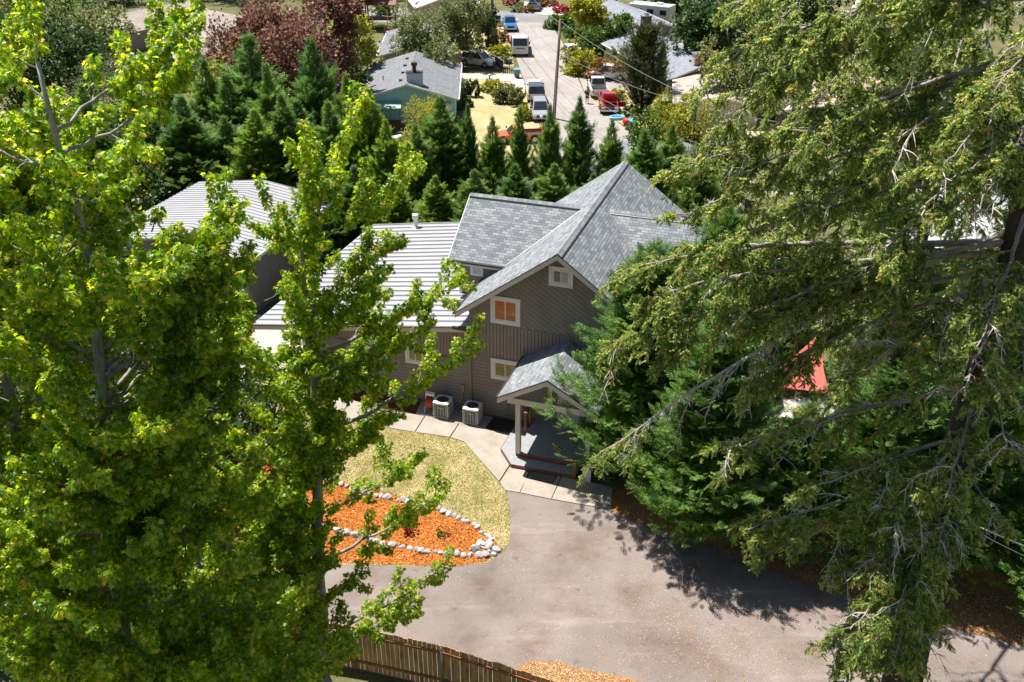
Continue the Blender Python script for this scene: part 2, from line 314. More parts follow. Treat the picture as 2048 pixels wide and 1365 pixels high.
sheet('white_driveway', [(-6, 119.6), (.2, 119.0), (1.0, 119.2), (1.9, 112.2), (.6, 112.0), (-.3, 116.5), (-6.5, 117)], SZ + .04, M['drive'], px=False)
sheet('side_yard_driveway', [(7.9, 118.5), (8.3, 112), (16, 113), (16, 120)], SZ + .02, M['street'], px=False)

rng = np.random.default_rng(7)
def pip(P, x, y):
    c = False; n = len(P)
    for i in range(n):
        x1, y1 = P[i][0], P[i][1]; x2, y2 = P[(i + 1) % n][0], P[(i + 1) % n][1]
        if (y1 > y) != (y2 > y) and x < (x2 - x1) * (y - y1) / (y2 - y1) + x1: c = not c
    return c
def strew(name, P, n, z, size, mat, seed, dens=None):
    r = np.random.default_rng(seed); xs = [p[0] for p in P]; ys = [p[1] for p in P]; pts = []
    while len(pts) < n:
        x = r.uniform(min(xs), max(xs)); y = r.uniform(min(ys), max(ys))
        if pip(P, x, y) and (dens is None or r.random() < dens(x, y)): pts.append((x, y, z + r.uniform(0, size * .3)))
    a = r.normal(size=(n, 3)); a[:, 2] *= .3; nz = r.normal(size=(n, 3)) * .45; nz[:, 2] += 1
    o = scatter(name, [(-.25, 0, 0), (.25, 0, 0), (.2, 1, .05), (-.2, 1, .05)], [(0, 1, 2, 3)], pts, a, nz, r.uniform(.5, 1.4, n) * size, mat)
    o['kind'] = 'stuff'; return o
BP = [p for p in bedP]
tag(strew('bark_chips', BP, 26000, .026, .06, M['chips'], 3), 'orange bark chips strewn over the island bed', 'bark chips')
verge = [tuple(G(a, b, 0)) for a, b in [(1225, 1022), (1450, 1105), (1725, 1199), (1850, 1243), (2048, 1292), (2300, 1350), (2048, 1200), (1600, 1080), (1300, 1000)]]
tag(strew('needle_litter', verge, 16000, .022, .04, M['litter'], 4), 'rusty needle litter along the shaded edge of the driveway', 'litter')
fv = [tuple(G(a, b, 0)) for a, b in [(1040, 1336), (1065, 1325), (1118, 1327), (1230, 1354), (1298, 1371), (1480, 1420), (1160, 1420)]]
tag(strew('straw_litter', fv, 12000, .022, .035, M['litter'], 5), 'straw and bark litter on the verge by the fence end', 'litter')
dv = [tuple(G(a, b, 0)) for a, b in [(950, 1365), (1000, 1180), (1120, 1080), (1220, 1040), (1450, 1120), (1720, 1205), (1900, 1260), (2048, 1320), (2048, 1420), (1200, 1365)]]
cc = G(1420, 1290)
tag(strew('seed_litter', dv, 4600, .014, .030, M['litter'], 6, lambda x, y: math.exp(-((x - cc[0]) ** 2 / 9 + (y - cc[1]) ** 2 / 9)) + .12), 'pale fallen seeds and leaf scraps scattered on the asphalt driveway', 'litter')
# tufts of grass in the lawn
GRS = leaf_mat('grass_blades', [(0, (.26, .22, .09)), (.4, (.48, .41, .22)), (.8, (.56, .48, .29)), (1, (.64, .56, .38))], .3, .8)
def _patch():
    nt = GRS.node_tree; L = nt.links.new; b = nt.nodes['Principled BSDF']; src = b.inputs['Base Color'].links[0].from_socket; co = coord(nt)
    a = noise(nt, co, .9, 5, .65); r = ramp(nt, [(.45, (0, 0, 0)), (.58, (1, 1, 1))]); L(a.outputs['Fac'], r.inputs[0])
    m = nt.nodes.new('ShaderNodeMix'); m.data_type = 'RGBA'; L(r.outputs[0], m.inputs[0]); L(src, m.inputs[6])
    k = nt.nodes.new('ShaderNodeMix'); k.data_type = 'RGBA'; k.blend_type = 'MULTIPLY'; k.inputs[0].default_value = 1; L(src, k.inputs[6]); k.inputs[7].default_value = (.48, .74, .27, 1); L(k.outputs[2], m.inputs[7]); L(m.outputs[2], b.inputs['Base Color'])
_patch()
def lawn_tufts():
    r = np.random.default_rng(9); pts = []
    hole = [tuple(p) for p in bedP]
    while len(pts) < 42000:
        x = r.uniform(-11, 1.2); y = r.uniform(25, 38)
        if pip(lawnP, x, y) and not pip(hole, x, y): pts.append((x, y, .015))
    n = len(pts); a = r.normal(size=(n, 3)) * .6; a[:, 2] = 1; nz = r.normal(size=(n, 3))
    o = scatter('grass_tufts', [(-.18, 0, 0), (.18, 0, 0), (0, 1, 0), (.5, .8, .2)], [(0, 1, 2), (0, 1, 3)], pts, a, nz, r.uniform(.03, .075, n), GRS)
    tag(o, 'short half-dried grass of the curved lawn', 'grass', kind='stuff')
lawn_tufts()
# edging rocks
rock_me = []
def rock_mesh(seed):
    bm = bmesh.new(); bmesh.ops.create_icosphere(bm, subdivisions=2, radius=.5); r = random.Random(seed)
    planes = [(Vector((r.gauss(0, 1), r.gauss(0, 1), r.gauss(0, .8))).normalized(), r.uniform(.28, .42)) for _ in range(9)]
    for v in bm.verts:
        for n, d in planes:
            k = v.co.dot(n)
            if k > d: v.co -= n * (k - d) * .95
        v.co *= 1.25
    me = bpy.data.meshes.new('rock'); bm.to_mesh(me); bm.free(); me.materials.append(M['rock']); return me
for k in range(7): rock_me.append(rock_mesh(k + 5))
def along(pts, step, jit, seed):
    r = random.Random(seed); P = [G(a, b, .02) for a, b in pts]; out = []; acc = 0
    for a, b in zip(P[:-1], P[1:]):
        L = np.linalg.norm(b - a); 
        while acc < L: out.append(a + (b - a) * acc / L + np.array([r.uniform(-jit, jit), r.uniform(-jit, jit), 0])); acc += step * r.uniform(.75, 1.3)
        acc -= L
    return out
rk = along([(560, 926), (640, 951), (700, 978), (740, 990), (790, 1000), (880, 1020), (950, 1052), (988, 1085)], .23, .04, 1) \
   + along([(985, 1112), (930, 1112), (880, 1108), (820, 1100), (760, 1088), (700, 1070), (640, 1055), (560, 1040)], .27, .05, 2) \
   + along([(950, 1100), (992, 1090)], .14, .12, 3) + along([(965, 1085), (990, 1108)], .14, .12, 4) + along([(500, 975), (590, 1000)], .35, .1, 6) + along([(470, 915), (560, 926)], .3, .05, 8)
rr = random.Random(4)
for p in rk:
    o = bpy.data.objects.new('rock', rr.choice(rock_me)); COL.objects.link(o); s = rr.uniform(.17, .31)
    o.location = (p[0], p[1], s * .22); o.rotation_euler = (rr.uniform(-.4, .4), rr.uniform(-.4, .4), rr.uniform(0, 6)); o.scale = (s * rr.uniform(.8, 1.25), s, s * rr.uniform(.7, 1))
    tag(o, 'pale grey rock in the row edging the orange bark bed', 'rock', 'pale rocks edging the bark bed')

# ------------------------------------------------------------------ the house
HO = G(943, 822); HRZ = -HA
def clip(poly, n, d):                    # keep n.p <= d
    out = []
    for i in range(len(poly)):
        a = poly[i]; b = poly[(i + 1) % len(poly)]; da = n[0] * a[0] + n[1] * a[1] - d; db = n[0] * b[0] + n[1] * b[1] - d
        if da <= 0: out.append(a)
        if (da < 0) != (db < 0) and abs(da - db) > 1e-9:
            t = da / (da - db); out.append((a[0] + (b[0] - a[0]) * t, a[1] + (b[1] - a[1]) * t))
    return out
def siding(mb, poly, ang, pitch, to3, lap=True, depth=.040, gap=.026):
    u = (cos(ang), sin(ang)); n = (-u[1], u[0])
    ts = [p[0] * n[0] + p[1] * n[1] for p in poly]; t0 = min(ts); k = 0
    while t0 + k * pitch < max(ts) - 1e-4:
        a = t0 + k * pitch; b = a + pitch - gap; k += 1
        q = clip(clip(poly, n, b), (-n[0], -n[1]), -a)
        if len(q) < 3: continue
        fr = []
        for p in q:
            t = (p[0] * n[0] + p[1] * n[1] - a) / pitch
            fr.append(to3(p[0], p[1], depth * (1 - .75 * t) if lap else depth))
        bk = [to3(p[0], p[1], -.028) for p in q]
        mb.loft(bk, fr)
def window(root, to3, x0, x1, z0, z1, tw, glass, split=True, name='window', label=None):
    """trim, sash frame and panes; to3(x, z, out) puts wall coordinates in 3D"""
    f = MB(); to3_ = to3; to3 = lambda x, z, o: to3_(x, z, o + .022)
    def bar(a, b, c, d, o0, o1, mb=f):
        mb.loft([to3(a, c, o0), to3(b, c, o0), to3(b, d, o0), to3(a, d, o0)], [to3(a, c, o1), to3(b, c, o1), to3(b, d, o1), to3(a, d, o1)])
    bar(x0, x0 + tw, z0, z1, -.01, .055); bar(x1 - tw, x1, z0, z1, -.01, .055)
    bar(x0 + tw, x1 - tw, z1 - tw, z1, -.01, .053); bar(x0 + tw, x1 - tw, z0, z0 + tw, -.01, .053)
    o = f.build(name, M['trim'], root, bevel=.006, seg=1)
    if label: o['label'] = label
    s = MB(); a, b, c, d = x0 + tw, x1 - tw, z0 + tw, z1 - tw; q = .045
    bar(a, a + q, c, d, -.01, .042, s); bar(b - q, b, c, d, -.01, .042, s); bar(a + q, b - q, c, c + q, -.01, .040, s); bar(a + q, b - q, d - q, d, -.01, .040, s)
    if split: bar((a + b) / 2 - q / 2, (a + b) / 2 + q / 2, c + q, d - q, -.01, .044, s)
    s.build('sash', M['trim'], o)
    bar_ = [(a + q, (a + b) / 2 - q / 2), ((a + b) / 2 + q / 2, b - q)] if split else [(a + q, b - q)]
    g = glass if isinstance(glass, (list, tuple)) else [glass] * len(bar_)
    for (xa, xb), gm in zip(bar_, g):
        p = MB(); bar(xa, xb, c + q, d - q, -.01, .028, p); p.build('pane', gm, o)
def roof_slab(root, name, poly, mat, uvf, th=.14, parent=None):
    m = MB(); m.prism(poly, (0, 0, -th)); return m.build(name, mat, parent or root, uv=uvf)

house = empty('house', HO, HRZ, 'large brown house with crossing grey shingle gables and a white metal roofed wing', 'house')
HW = 7.88; RX = 3.94; RZ = 8.39; SL = .745; DEP = 11.2
gw = [(0, 0), (HW, 0), (HW, RZ - .28 - SL * (HW - RX)), (RX, RZ - .28), (0, RZ - .28 - SL * RX)]
core = MB(); core.prism([(x, .03, z) for x, z in gw], (0, DEP - .06, 0)); core.build('wall', M['siding'], house)
front3 = lambda y: (lambda x, z, o: (x, y - o, z))
sd_ = MB(); f3 = front3(0.0)
lower = clip(gw, (0, 1), 2.93); mid = clip(clip(gw, (0, 1), 4.58), (0, -1), -2.97); up = clip(gw, (0, -1), -4.60)
siding(sd_, lower, 0, .17, f3); siding(sd_, mid, pi / 2, .155, f3, lap=False, depth=.014, gap=.022); siding(sd_, up, -radians(33), .19, f3)
sd_.build('front_siding', M['siding'], house)
t = MB(); t.box(0, HW, -.03, .01, 2.925, 2.975); t.box(-.06, .06, -.034, .03, 0, 4.4); t.build('siding_band', M['siding'], house)
rs = MB(); rg = [(y, z) for y, z in [(0, 0), (DEP, 0), (DEP, 5.1), (0, 5.1)]]
siding(rs, rg, 0, .17, lambda y, z, o: (HW + o, y, z)); rs.build('side_siding', M['siding'], house)
# main gable roof
Y0, Y1 = -.42, 11.6
for s, nm in ((-1, 'roof'), (1, 'roof')):
    xe = RX + s * 4.42; ze = RZ - SL * 4.42
    roof_slab(house, nm, [(RX, Y0, RZ), (xe, Y0, ze), (xe, Y1, ze), (RX, Y1, RZ)], M['shingle'], lambda c: (c.y + .07, abs(c.x - RX) * sqrt(1 + SL * SL)))
rd = MB()
for s in (-1, 1): rd.prism([(RX, Y0 - .02, RZ + .035), (RX + s * .17, Y0 - .02, RZ + .035 - SL * .17), (RX + s * .17, Y1, RZ + .035 - SL * .17), (RX, Y1, RZ + .035)], (0, 0, -.03))
rd.build('ridge_cap', M['ridge'], house, uv=lambda c: (c.y, c.x * 2))
fl = MB()
fl.tube([(RX + .19, Y0, RZ - .125), (RX + .19, Y1, RZ - .125)], .028, 5); fl.build('ridge_flashing', M['dark_gutter'], house)
for yy in (Y0 - .045, Y1 + .005):
    rk_ = MB()
    for s in (-1, 1):
        xe = RX + s * 4.42; ze = RZ - SL * 4.42
        rk_.prism([(RX, yy, RZ - .03), (xe, yy, ze - .03), (xe, yy, ze - .25), (RX, yy, RZ - .25)], (0, .04, 0))
    rk_.build('rake_board', M['fascia'], house)
dr = MB()
for s in (-1, 1):
    xe = RX + s * 4.45; ze = RZ - SL * 4.45
    dr.prism([(RX, Y0 - .055, RZ + .012), (xe, Y0 - .055, ze + .012), (xe, Y0 - .055, ze - .028), (RX, Y0 - .055, RZ - .028)], (0, .05, 0))
    dr.prism([(xe, Y0, ze + .02), (xe, Y1, ze + .02), (xe + s * .09, Y1, ze - .02), (xe + s * .09, Y0, ze - .02)], (0, 0, -.09))
dr.build('drip_edge', M['dark_gutter'], house)
# crossing gable
CY = 5.9; CZ = 7.97; CS = .68; CE = 3.02
for sx, xl in ((-1, -2.08), (1, 9.95)):
    xin = RX + sx * (RZ - CZ) / SL                      # ridge meets the main slope
    xv = RX + sx * (RZ - (CZ - CS * CE)) / SL           # valley foot
    for sy in (-1, 1):
        ye = CY + sy * CE; ze = CZ - CS * CE
        roof_slab(house, 'cross_roof', [(xl, CY, CZ + .01), (xin, CY, CZ + .01), (xv, ye, ze + .01), (xl, ye, ze + .01)], M['shingle'], lambda c: (c.x, abs(c.y - CY) * sqrt(1 + CS * CS)), .12)
    r2 = MB()
    for sy in (-1, 1): r2.prism([(xl, CY, CZ + .045), (xin, CY, CZ + .045), (xin, CY + sy * .16, CZ + .045 - CS * .16), (xl, CY + sy * .16, CZ + .045 - CS * .16)], (0, 0, -.03))
    r2.build('cross_ridge_cap', M['ridge'], house, uv=lambda c: (c.x, c.y * 2))
    fs = MB(); a = [xl, xin - sx * .0]; fs.tube([(xl, CY - .19, CZ - .10), (xin, CY - .19, CZ - .10)], .022, 5)
    fs.tube([(xin, CY - .1, CZ - .02), (xv, CY - CE, CZ - CS * CE + .03)], .028, 5); fs.build('valley_flashing', M['dark_gutter'] if sx < 0 else M['galv'], house)
    ew = MB(); ew.box(min(xl, xv), max(xl, xv), CY - CE - .03, CY - CE + .01, CZ - CS * CE - .20, CZ - CS * CE - .02)
    ew.prism([(xl, CY, CZ - .02), (xl, CY - CE, CZ - CS * CE - .02), (xl, CY - CE, CZ - CS * CE - .2), (xl, CY, CZ - .2)], (sx * .04, 0, 0))
    ew.prism([(xl, CY, CZ - .02), (xl, CY + CE, CZ - CS * CE - .02), (xl, CY + CE, CZ - CS * CE - .2), (xl, CY, CZ - .2)], (sx * .04, 0, 0)); ew.build('cross_fascia', M['fascia'], house)
    dg = MB(); dg.box(min(xl, xv), max(xl, xv), CY - CE - .10, CY - CE - .032, CZ - CS * CE - .08, CZ - CS * CE + .005); dg.build('cross_gutter', M['dark_gutter'], house)
    # walls under the crossing gable
    xw = xl - sx * .42; xb = RX + sx * 2.2; yf = CY - CE + .32; yb = CY + CE - .32
    wpoly = [(yf, 3.2), (yb, 3.2), (yb, CZ - CS * (CE - .32) - .14), (CY, CZ - .14), (yf, CZ - CS * (CE - .32) - .14)]
    cm = MB(); cm.prism([(xw, y, z) for y, z in wpoly], (-(xw - xb), 0, 0)); cm.build('cross_wall', M['siding'], house)
    cs = MB(); lo, hi = min(xw, xb), max(xw, xb)
    siding(cs, [(lo, 3.2), (hi, 3.2), (hi, CZ - CS * (CE - .32) - .12), (lo, CZ - CS * (CE - .32) - .12)], 0, .145, front3(yf)); cs.build('cross_siding', M['siding'], house)
    if sx < 0:
        cb = MB(); cb.box(xw - .03, xw + .10, yf - .045, yf + .06, 3.3, 5.78); cb.build('corner_trim', M['trim'], house)
        window(house, front3(yf + .005), -1.12, -.50, 5.16, 5.72, .075, M['glass_curtain'], split=False)
# main front windows
window(house, f3, .98, 2.30, 4.68, 5.97, .17, M['glass_amber'], label='upper window with mottled amber colour in both panes')
window(house, f3, 3.50, 4.52, 6.80, 7.68, .17, [M['glass'], M['glass_curtain']], label='small attic window with a pale curtain in one pane')
window(house, f3, .97, 2.28, 1.92, 2.96, .17, M['glass_olive'], label='ground floor window with mottled olive panes beside the porch')
# wing with the ribbed metal roof
WS = .157; WZ = 4.42; WL = -10.62; WB = 12.45
wcore = MB(); wp = [(-8.2, 0), (0, 0), (0, WZ - .2), (-8.2, WZ - .2 - 8.2 * WS)]
wcore.prism([(x, .03, z) for x, z in wp], (0, 12.2, 0)); wcore.build('wing_wall', M['siding'], house)
ws_ = MB(); siding(ws_, clip(wp, (0, 1), 2.60), 0, .17, f3); siding(ws_, clip(wp, (0, -1), -2.64), pi / 2, .155, f3, lap=False, depth=.014, gap=.022)
ws_.build('wing_siding', M['siding'], house)
wt = MB(); wt.box(-8.28, -8.14, -.045, .08, 0, 2.9); wt.build('wing_corner_trim', M['trim'], house)
window(house, f3, -3.08, -2.08, 1.98, 2.92, .16, M['glass_olive'], label='wing window nearest the porch')
window(house, f3, -5.08, -3.98, 1.90, 2.84, .16, M['glass_olive'], label='wing window farther from the porch')
gd = MB()
for gy in (.7, 4.6, 8.5):
    gd.box(-8.26, -8.21, gy, gy + 3.2, 0, 2.3)
gd.build('garage_door', M['trim'], house)
wr = MB(); wr.prism([(.0, -.32, WZ), (WL, -.32, WZ + WS * WL), (WL, WB, WZ + WS * WL), (.0, WB, WZ)], (0, 0, -.08))
nr = 24
for k in range(nr + 1):
    y = -.30 + k * (WB + .28) / nr
    wr.prism([(0, y - .022, WZ + .045), (0, y + .022, WZ + .045), (0, y + .035, WZ), (0, y - .035, WZ)], (WL, 0, WS * WL))
wr.build('metal_roof', M['metal_roof'], house)
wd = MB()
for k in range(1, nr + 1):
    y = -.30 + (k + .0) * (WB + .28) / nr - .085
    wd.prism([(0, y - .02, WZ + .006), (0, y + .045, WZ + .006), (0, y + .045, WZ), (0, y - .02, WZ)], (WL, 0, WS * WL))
wd.build('painted_rib_shade', plain('seam_shadow_grey', (.16, .16, .17), vary=0), house)  # flat dark strips paint the shade beside each roof rib
wf = MB(); wf.prism([(0, -.36, WZ - .02), (WL, -.36, WZ - .02 + WS * WL), (WL, -.36, WZ - .24 + WS * WL), (0, -.36, WZ - .24)], (0, .038, 0)); wf.box(WL - .04, WL, -.36, WB, WZ + WS * WL - .24, WZ + WS * WL - .01)
wf.build('wing_fascia', M['fascia'], house)
wb_ = MB(); wb_.prism([(0, WB, WZ + .05), (WL, WB, WZ + .05 + WS * WL), (WL, WB, WZ - .2 + WS * WL), (0, WB, WZ - .2)], (0, .06, 0)); wb_.build('roof_edge_trim', plain('brown_trim', (.13, .10, .085)), house); wb_ = MB()
wb_.prism([(0.0, -.40, WZ + .03), (WL, -.40, WZ + .03 + WS * WL), (WL, -.40, WZ - .03 + WS * WL), (0, -.40, WZ - .03)], (0, .09, 0)); wb_.build('roof_edge_trim', bpy.data.materials['brown_trim'], house)
vp = MB(); vp.tube([(-7.7, 11.9, 3.1), (-7.7, 11.9, 3.72)], .11, 12); vp.tube([(-7.7, 11.9, 3.72), (-7.7, 11.9, 3.98)], .17, 12); vp.tube([(-7.7, 11.9, 3.22), (-7.7, 11.9, 3.28)], [.24, .16], 12); vp.build('flue', M['trim'], house)
v2 = MB(); v2.tube([(-2.75, 3.56, 3.9), (-2.75, 3.56, 4.28)], .045, 8); v2.build('vent_pipe', M['dark_gutter'], house)
dn = MB(); dn.tube([(-.35, -.42, 4.33), (-.10, -.40, 4.28), (.02, -.09, 4.05), (.05, -.085, .4), (.10, -.2, .15)], .045, 8); dn.build('downspout', M['siding'], house)
gt = MB(); gt.box(-.62, .02, -.48, -.37, 4.30, 4.42); gt.build('gutter_end', M['dark_gutter'], house)
ut = MB(); ut.box(-.44, -.26, -.13, .0, 1.0, 1.35); ut.tube([(-.35, -.10, 1.0), (-.36, -.11, .2)], .025, 6); ut.build('electric_box', M['siding'], house); ut = MB(); ut.box(1.72, 1.86, -.12, 0, .95, 1.25); ut.tube([(1.78, -.08, .95), (1.75, -.1, .45), (1.3, -.3, .2)], .02, 6)
ut.build('electric_box', M['siding'], house)
# porch
PX = 4.5; PZ = 4.42; PS = .57; PF = -3.42
for s in (-1, 1):
    xe = PX + s * 2.05; ze = PZ - PS * 2.05
    roof_slab(house, 'porch_roof', [(PX, PF, PZ), (xe, PF, ze), (xe, 0, ze), (PX, 0, PZ)], M['shingle'], lambda c: (c.y, abs(c.x - PX) * sqrt(1 + PS * PS)), .10)
pb = MB()
for s in (-1, 1):
    xe = PX + s * 2.05; ze = PZ - PS * 2.05
    pb.prism([(PX, PF - .045, PZ - .03), (xe, PF - .045, ze - .03), (xe, PF - .045, ze - .25), (PX, PF - .045, PZ - .25)], (0, .04, 0))
pb.build('porch_rake', M['fascia'], house)
pd = MB()
for s in (-1, 1):
    xe = PX + s * 2.05; ze = PZ - PS * 2.05
    pd.prism([(PX, PF - .055, PZ + .012), (xe, PF - .055, ze + .012), (xe, PF - .055, ze - .028), (PX, PF - .055, PZ - .028)], (0, .06, 0))
    pd.box(min(xe, xe + s * .09), max(xe, xe + s * .09), PF, 0, ze - .09, ze + .0)
pd.build('porch_gutter', M['dark_gutter'], house)
gf = MB(); gf.box(2.52, 2.55, PF, 0, 3.05, 3.23); gf.build('porch_fascia', M['fascia'], house)
bm_ = MB(); bm_.box(2.72, 6.45, -3.0, -2.82, 2.78, 3.06); bm_.build('porch_beam', M['fascia'], house, bevel=.01, seg=1)
kp = MB(); kp.box(4.42, 4.58, -2.98, -2.86, 3.06, 4.2); kp.build('king_post', M['fascia'], house)
for x in (3.06, 6.0):
    p = MB(); p.box(x, x + .20, -3.0, -2.80, .40, 2.78); p.build('porch_post', M['fascia'], house, bevel=.008, seg=1)
dk = MB()
for k in range(25):
    dk.box(3.07, 7.4, -2.9 + k * .115 + .006, -2.9 + (k + 1) * .115, .36, .40)
dk.box(3.09, 7.38, -2.88, -.02, .30, .355); dk.build('deck', M['deck'], house)
low = [(2.34, -.8), (2.32, -2.6), (3.06, -3.52), (5.78, -3.45)]
b2 = MB()
ymin = min(p[1] for p in low)
def nonconv(y0, y1):                       # boards of the lower step, clipped in two convex halves
    A = [low[0], low[1], low[2], (3.06, -.8)]
    Bq = [low[2], low[3], (5.78, -2.93), (3.06, -2.93)]
    return [A, Bq]
for part in nonconv(0, 0):
    k = 0
    while ymin + k * .115 < 0:
        q = clip(clip(part, (0, 1), ymin + (k + 1) * .115 - .006), (0, -1), -(ymin + k * .115)); k += 1
        if len(q) >= 3: b2.prism([(x, y, .215) for x, y in q], (0, 0, -.035))
b2.build('deck_step', M['deck'], house); 
sk = MB()
for a, b in zip(low[:3], low[1:4]):
    a = np.array([*a, 0]); b = np.array([*b, 0]); n = np.cross(b - a, [0, 0, 1]); n /= np.linalg.norm(n)
    sk.prism([a + [0, 0, .21], b + [0, 0, .21], b + [0, 0, .02], a + [0, 0, .02]], n * .03)
sk.box(3.06, 5.78, -2.925, -2.898, .22, .405); sk.build('deck_skirt', M['redwood'], house)
rp = MB(); rp.box(5.68, 5.80, -3.55, -3.43, .2, 1.05); rp.build('deck_post', M['redwood'], house)
rl = MB(); rl.box(2.30, 3.05, -.75, -.60, 1.30, 1.37); rl.box(2.90, 3.05, -1.4, -.6, 1.30, 1.365)
for x, y in ((2.34, -.73), (2.92, -.73), (2.92, -1.38)): rl.box(x, x + .1, y, y + .1, .4, 1.3)
rl.box(2.36, 3.0, -.70, -.66, .55, .62); rl.build('railing', M['redwood'], house)
df = MB(); df.box(4.0, 5.0, -.06, -.03, .4, 2.45); df.build('front_door', M['trim'], house)
sk2 = MB(); sk2.box(6.05, 6.4, -3.5, -3.44, .0, .9); sk2.build('porch_panel', M['trim'], house)
def hpt(x, y, z=0): q = HO + EX * x + EY * y; return (q[0], q[1], z)
# door mat
mt = MB()
for k in range(8):
    for j in range(5):
        a = k * .135 - .54; b = j * .12 - .3; r_ = .055
        mt.tube([(a + .07 + r_ * cos(q), b + .06 + r_ * .9 * sin(q), .012) for q in np.linspace(0, 2 * pi, 9)], .009, 4, cap=False)
for q in (-.56, .56): mt.box(q - .015, q + .015, -.32, .32, .0, .018)
for q in (-.32, .32): mt.box(-.56, .56, q - .015, q + .015, .0, .0175)
mo = mt.build('door_mat', plain('rubber', (.03, .03, .03), rough=.7)); mp = G(1084, 953, .05); mo.location = (mp[0], mp[1], .055); mo.rotation_euler = (0, 0, HRZ - .02)
tag(mo, 'black openwork rubber mat lying on the concrete before the porch step', 'doormat')
# air conditioners
def ac_unit(px, py, label):
    p = G(px, py, .06); r = empty('air_conditioner', (p[0], p[1], .06), HRZ + .02, label, 'air conditioner', 'air conditioning units beside the house wall')
    W2 = .36; b = MB(); b.box(-W2, W2, -W2, W2, .0, .07)
    for sx in (-1, 1):
        for sy in (-1, 1): b.box(min(sx * W2, sx * (W2 - .07)), max(sx * W2, sx * (W2 - .07)), min(sy * W2, sy * (W2 - .07)), max(sy * W2, sy * (W2 - .07)), .07, .70)
    b.build('frame', plain('beige_enamel', (.46, .43, .37), rough=.4), r, bevel=.03)
    c = MB(); c.box(-W2 + .03, W2 - .03, -W2 + .03, W2 - .03, .05, .70); c.build('coil', plain('blue_grey_coil', (.07, .10, .13), rough=.5), r)
    l = MB()
    for k in range(5):
        x = -.25 + k * .125
        l.box(x - .012, x + .012, -W2 + .005, -W2 + .03, .07, .64); l.box(-W2 + .005, -W2 + .03, x - .012, x + .012, .07, .64); l.box(W2 - .03, W2 - .005, x - .012, x + .012, .07, .64)
    l.box(-.1, .14, -W2 - .004, -W2 + .02, .52, .57); l.build('louvre', plain('beige_slat', (.46, .43, .37), rough=.4), r)
    tp = MB(); n = 24; ring = []
    sq = []
    for k in range(n):
        q = 2 * pi * k / n; ca, sa = cos(q), sin(q); m_ = max(abs(ca), abs(sa)) ** .8; sq.append((W2 * 1.05 * ca / m_, W2 * 1.05 * sa / m_)); ring.append((.27 * ca, .27 * sa))
    vs = [(x, y, .70) for x, y in sq] + [(x, y, .78) for x, y in sq] + [(x * 1.05, y * 1.05, .81) for x, y in ring] + [(x, y, .76) for x, y in ring]
    fs = []
    for a in range(3): fs += [(a * n + k, a * n + (k + 1) % n, (a + 1) * n + (k + 1) % n, (a + 1) * n + k) for k in range(n)]
    tp.add(vs, fs); tp.add([(x, y, .70) for x, y in sq], [tuple(range(n))]); tp.build('top', plain('white_enamel', (.60, .60, .58), rough=.35), r, smooth=False, bevel=.01)
    fn = MB(); fn.tube([(0, 0, .73), (0, 0, .755)], .27, 20)
    for rad in (.06, .11, .16, .21, .255): fn.tube([(rad * cos(q), rad * sin(q), .79) for q in np.linspace(0, 2 * pi, 25)], .006, 4, cap=False)
    for k in range(8): q = k * pi / 4; fn.tube([(0, 0, .79), (.26 * cos(q), .26 * sin(q), .79)], .006, 4)
    fn.build('fan_grille', plain('dark_grille', (.035, .045, .055), rough=.5), r)
ac_unit(887, 829, 'left air conditioner with white top, next to the red hose reel')
ac_unit(946, 841, 'right air conditioner with white top, next to the downspout')
# hose reel
p = G(861, 822, .06); hr = empty('hose_reel', (p[0], p[1], .05), HRZ, 'white framed hose reel holding an orange red hose, left of the air conditioners', 'hose reel')
f = MB(); 
for x in (-.2, .2): f.tube([(x, -.22, 0), (x, .0, .5), (x, .05, .95)], .02, 6); f.tube([(x, .3, 0), (x, 0, .5)], .02, 6); f.tube([(x, -.22, .02), (x, .3, .02)], .02, 6)
f.tube([(-.2, .05, .95), (.2, .05, .95)], .025, 6); f.box(-.2, .2, -.02, .12, .80, .92); f.build('frame', M['trim'], hr)
f = MB(); 
for k in range(9): x = -.15 + k * .0375; f.tube([(x, .22 * cos(q), .45 + .22 * sin(q)) for q in np.linspace(0, 2 * pi, 17)], .022, 5, cap=False)
f.tube([(-.19, 0, .45), (.19, 0, .45)], .14, 12); f.build('hose', plain('orange_hose', (.50, .07, .03), rough=.4), hr)
p = G(836, 800, .04); g1 = MB(); pts = [(.28 * (1 - .015 * k) * cos(k * .5), .28 * (1 - .015 * k) * sin(k * .5), .02 + .004 * k) for k in range(44)]
g1.tube(pts + [(-.3, -.1, .15), (-.55, .2, .5), (-.6, .5, .9)], .016, 5); go_ = g1.build('garden_hose', plain('green_hose', (.10, .22, .12), rough=.4), smooth=True); go_.location = (p[0], p[1], .03); tag(go_, 'thin green garden hose coiled on the red bark near the wall', 'hose')

